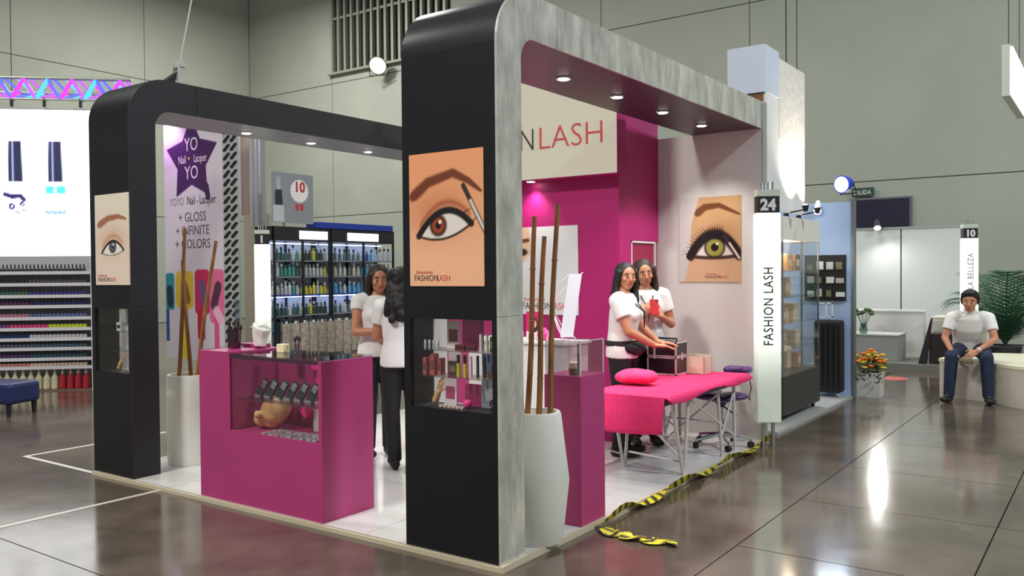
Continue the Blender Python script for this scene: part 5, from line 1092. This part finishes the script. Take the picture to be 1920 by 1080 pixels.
def fnG(u, v):
    c = np.ones(u.shape + (3,)) * np.array((140, 144, 148.)); d = np.hypot(u - .66, v - .62); th = np.arctan2(v - .62, u - .66); c = mix(c, (236, 232, 226), sst(.225, .21, d + .008 * np.sin(th * 18)))
    m = (np.abs(u - .16) < .06 + .05 * (1 - v)) * (v > .34) * (v < .62); c = mix(c, (40, 46, 54), m * 1.0); m = (np.abs(u - .16) < .05) * (v > .62) * (v < .86); c = mix(c, (170, 174, 176), m * 1.0); m = (np.abs(u - .16) < .13) * (v < .32) * (v > .02); c = mix(c, (190, 194, 196), m * 1.0)
    for s in (-1, 1): m = (np.abs(u - .66 - s * .055) < .045) * (v > .22) * (v < .37) * (v > .24 + .4 * np.abs(u - .66 - s * .055)); c = mix(c, (190, 60, 72), m * 1.0)
    return c
gp = painted('badge_poster', (-7.002, 4.27, 2.23), (0, 1, 0), (0, 0, 1), .74, .70, fnG, 90, 84, PRINT); tag(gp, 'grey poster with a bottle and a round badge above the shelving', 'poster')
text('10', .2, (-6.994, 4.27 + .49, 2.23 + .45), (0, 1, 0), (0, 0, 1), mat('badge_red', (186, 44, 56), .5), gp, align='CENTER', bold=.006, depth=.0008)
obj('stay', MB().box(-7.06, -7.035, 4.5, 4.53, 2.18, 2.6), ALU, gp)
# rack of hanging beige packs
rk = thing('pack_rack', 'low wire rack carrying patterned beige packs in front of the shelving', 'rack', (-6.3, 4.7, 0)); 
for y in (3.78, 5.68): obj('upright', MB().box(-6.33, -6.3, y, y + .03, 0, .93), BLACKM, rk)
obj('rail', MB().box(-6.33, -6.3, 3.78, 5.71, .90, .93), BLACKM, rk); obj('foot', MB().box(-6.5, -6.1, 3.78, 3.81, 0, .02).box(-6.5, -6.1, 5.68, 5.71, 0, .02), BLACKM, rk)
PACK = mat('beige_leopard', (160, 148, 132), .6, var=.35, scale=30)
for i in range(12):
    y = 3.83 + i * .152; p = thing('beige_pack', 'patterned beige pack hanging on the low wire rack', 'pack', (-6.26, y, .55), 'packs on the low rack')
    hgt = .46 + .05 * (i % 2); obj('pouch', MB().loft([(-6.27, y + .06, .90 - hgt), (-6.265, y + .06, .90 - hgt * .6), (-6.27, y + .06, .87)], [.066, .074, .070], [.012, .026, .006], (0, 1, 0), 10), PACK, p, True); obj('hang_tab', MB().box(-6.275, -6.265, y + .045, y + .075, .87, .899), WHITE, p)
# rigging clamp on the black arch, floodlight by the louvred window
rg = thing('rigging_clamp', 'steel rigging clamp with a cable on top of the black arch', 'clamp', (-3.5, .55, ZT)); obj('clamp_body', MB().box(-3.56, -3.44, .50, .60, ZT + .0005, ZT + .06).box(-3.55, -3.53, .52, .58, ZT + .06, ZT + .22).box(-3.47, -3.45, .52, .58, ZT + .06, ZT + .20).box(-3.56, -3.44, .53, .57, ZT + .17, ZT + .22), STEEL, rg); obj('wedge', MB().prism([(.36, ZT), (.49, ZT), (.52, ZT + .13)], 'x', -3.53, -3.47), BLACKM, rg)
obj('cable', MB().cyl((-3.5, .56, ZT + .2), (-3.42, 2.1, 10.5), .006, n=6), STEEL, rg)
flood('bright floodlight mounted under the louvred window', (-15.9, 15.55, 7.85), (.35, -.8, -.5), 700, (1, .97, .80), .28, (90, 90, 80), mat('warm_flood_lens', (255, 250, 220), .3, emit=(255, 248, 206), es=10))

# ------------------------------------------------------------------ goods in the two pillar showcases
def showcase(x0, w, tagw, which):
    L3, L2, L1 = 1.0955, .9555, .7905
    def X(u): return x0 + w * u
    def bx(name, label, cat, u0, u1, y0, y1, z, h, c, m=None, extra=None):
        t = thing(name, label + ' in ' + tagw + ' showcase', cat, (X((u0 + u1) / 2), (y0 + y1) / 2, z))
        obj('body', MB().box(X(u0), X(u1), y0, y1, z, z + h), m or mat('sc_%d_%d_%d' % c, c, .4), t, bevel=.0015)
        if extra: obj('front_label', MB().box(X(u0) + (X(u1) - X(u0)) * .15, X(u1) - (X(u1) - X(u0)) * .15, y0 - .001, y0, z + h * .25, z + h * .7), mat('sc_%d_%d_%d' % extra, extra, .4), t)
        return t
    def tube(label, u, y, z, h, c, cc, r=.009):
        t = thing('mascara_tube', label + ' in ' + tagw + ' showcase', 'mascara', (X(u), y, z)); obj('barrel', MB().lathe((X(u), y, z), [(r, 0), (r, h * .62), (r * .8, h * .63)], 12), mat('sc_%d_%d_%d' % c, c, .3), t, True); obj('cap', MB().lathe((X(u), y, z), [(r * .95, h * .63), (r * .95, h), (r * .6, h * 1.01)], 12), mat('sc_%d_%d_%d' % cc, cc, .3), t, True)
    if which == 'near':
        bx('display_card', 'white card with a pink bottle on the bottom level', 'card', .27, .43, .10, .108, L1, .15, (232, 220, 222), extra=(176, 70, 116))
        bx('display_card', 'white card behind the dark palette on the middle shelf', 'card', .27, .43, .14, .147, L2, .13, (234, 222, 222)); bx('makeup_palette', 'dark palette', 'palette', .31, .42, .11, .125, L2, .075, (70, 58, 52), extra=(120, 110, 84))
        bx('display_card', 'white card with a red strip on the top shelf', 'card', .27, .43, .13, .137, L3, .15, (234, 220, 218), extra=(150, 60, 70))
        bx('magenta_box', 'wide magenta box on the top shelf', 'box', .46, .68, .13, .165, L3, .155, (196, 46, 128))
        for i, u in enumerate((.47, .60)): bx('compact', ('left', 'right')[i] + ' of the two dark red compacts', 'cosmetics', u, u + .11, .06, .09, L3, .03, (110, 36, 44), extra=(60, 26, 30))
        for i, u in enumerate((.76, .83)): tube(('left', 'right')[i] + ' white mascara on the top shelf', u, .08, L3, .09, (224, 218, 206), (236, 232, 226))
        bx('green_box', 'small green and black box on the top shelf', 'box', .89, .96, .06, .10, L3, .08, (44, 52, 40), extra=(126, 130, 50))
        for i in range(4): tube(['first', 'second', 'third', 'fourth'][i] + ' silver vial from the left on the top shelf', .05 + i * .055, .09, L3, .045, (190, 190, 190), (226, 226, 226), .007)
        for i in range(4): bx('rose_box', ['first', 'second', 'third', 'fourth'][i] + ' rose box from the left on the middle shelf', 'box', .06 + i * .052, .06 + i * .052 + .045, .06 + .02 * (i % 2), .10 + .02 * (i % 2), L2, .09 + .012 * (i % 3), (176, 92, 92), extra=(110, 70, 70))
        for i, u in enumerate((.50, .58)): tube(('left', 'right')[i] + ' yellow mascara with a black cap', u, .07, L2, .115, (206, 196, 50), (40, 34, 40), .010)
        tube('white mascara beside the yellow ones', .65, .07, L2, .11, (226, 220, 214), (236, 232, 230))
        for i, u in enumerate((.72, .80)): tube(('left', 'right')[i] + ' black mascara', u, .08, L2, .115, (40, 40, 52), (30, 30, 40), .008)
        bx('slate_box', 'slate blue box at the back of the middle shelf', 'box', .70, .96, .13, .16, L2, .125, (106, 120, 156)); bx('brown_box', 'small brown box', 'box', .86, .93, .06, .09, L2, .04, (96, 50, 44))
        t = thing('model_hand', 'tan model hand leaning in the showcase of ' + tagw, 'mannequin', (X(.17), .1, L1)); hm = MB(); hm.cap((X(.16), .1, L1 + .022), (X(.20), .1, L1 + .07), .02, .017); hand(hm, (X(.20), .1, L1 + .07), (.35, 0, .9), (0, -1, .2), 1, .2, .55); obj('hand', remesh(hm, .004, 1), mat('tan_vinyl', (214, 168, 116), .5), t)
        bx('magenta_leaflet', 'magenta leaflet on the bottom level', 'leaflet', .46, .66, .15, .155, L1, .12, (170, 44, 104)); bx('grey_leaflet', 'grey-blue leaflet on the bottom level', 'leaflet', .68, .98, .14, .146, L1, .15, (134, 146, 160), extra=(190, 196, 200))
        tag(obj('pink_puff', remesh(MB().ell((X(.60), .075, L1 + .024), (.026, .026, .024)), .006, 1), PK2), 'round hot pink puff in the showcase of ' + tagw, 'puff')
        t = thing('black_pouch', 'black pouch with silver studs in the showcase of ' + tagw, 'pouch', (X(.92), .08, L1)); obj('pouch', MB().loft([(X(.92), .085, L1), (X(.925), .085, L1 + .04), (X(.95), .085, L1 + .075)], [.035, .04, .012], [.02, .024, .008], (1, 0, 0), 12), BLACKM, t, True)
        for k in range(4): obj('stud', MB().ell((X(.90) + .012 * k, .058, L1 + .02 + .01 * (k % 2)), (.005, .005, .005), None, 8, 6), CHROME, t, True)
        for i in range(6): bx('sample_sachet', ['first', 'second', 'third', 'fourth', 'fifth', 'sixth'][i] + ' cream sachet from the left on the bottom level', 'sachet', .30 + i * .052, .34 + i * .052, .035, .06, L1, .012, (206, 190, 176))
    else:
        bx('display_card', 'tall grey-white card on the bottom level', 'card', .48, .70, .12, .127, L1, .155, (196, 196, 206)); bx('display_card', 'tall grey-white card on the middle shelf', 'card', .48, .70, .12, .127, L2, .13, (196, 196, 206)); bx('display_card', 'tall grey-white card on the top shelf', 'card', .48, .70, .12, .127, L3, .155, (196, 196, 206))
        bx('white_box', 'white box with a dark mark on the top shelf', 'box', .34, .47, .08, .12, L3, .06, (216, 216, 218), extra=(40, 40, 46)); bx('cream_box', 'cream box with dark print on the top shelf', 'box', .74, .98, .08, .13, L3, .12, (206, 204, 190), extra=(80, 76, 74))
        bx('white_box', 'white box with a black band on the middle shelf', 'box', .74, .98, .08, .13, L2, .10, (214, 216, 216), extra=(38, 46, 48)); bx('silver_box', 'crumpled silver box on the bottom level', 'box', .74, .86, .06, .10, L1, .09, (170, 172, 178)); bx('white_box', 'white box on the bottom level', 'box', .88, .98, .05, .10, L1, .06, (226, 228, 236))
        t = thing('model_hand', 'tan model hand leaning in the showcase of ' + tagw, 'mannequin', (X(.36), .1, L1)); hm = MB(); hm.cap((X(.34), .1, L1 + .022), (X(.38), .1, L1 + .06), .02, .017); hand(hm, (X(.38), .1, L1 + .06), (.45, 0, .85), (0, -1, .2), 1, .2, .5); obj('hand', remesh(hm, .004, 1), mat('tan_vinyl', (214, 168, 116), .5), t)
showcase(-.595, .55, 'the near pillar', 'near')
showcase(-3.785, .45, 'the far pillar', 'far')

dup(st, (-2.55, 2.05, FX), .4, 'stool on a chrome caster base mostly hidden behind the magenta counter')
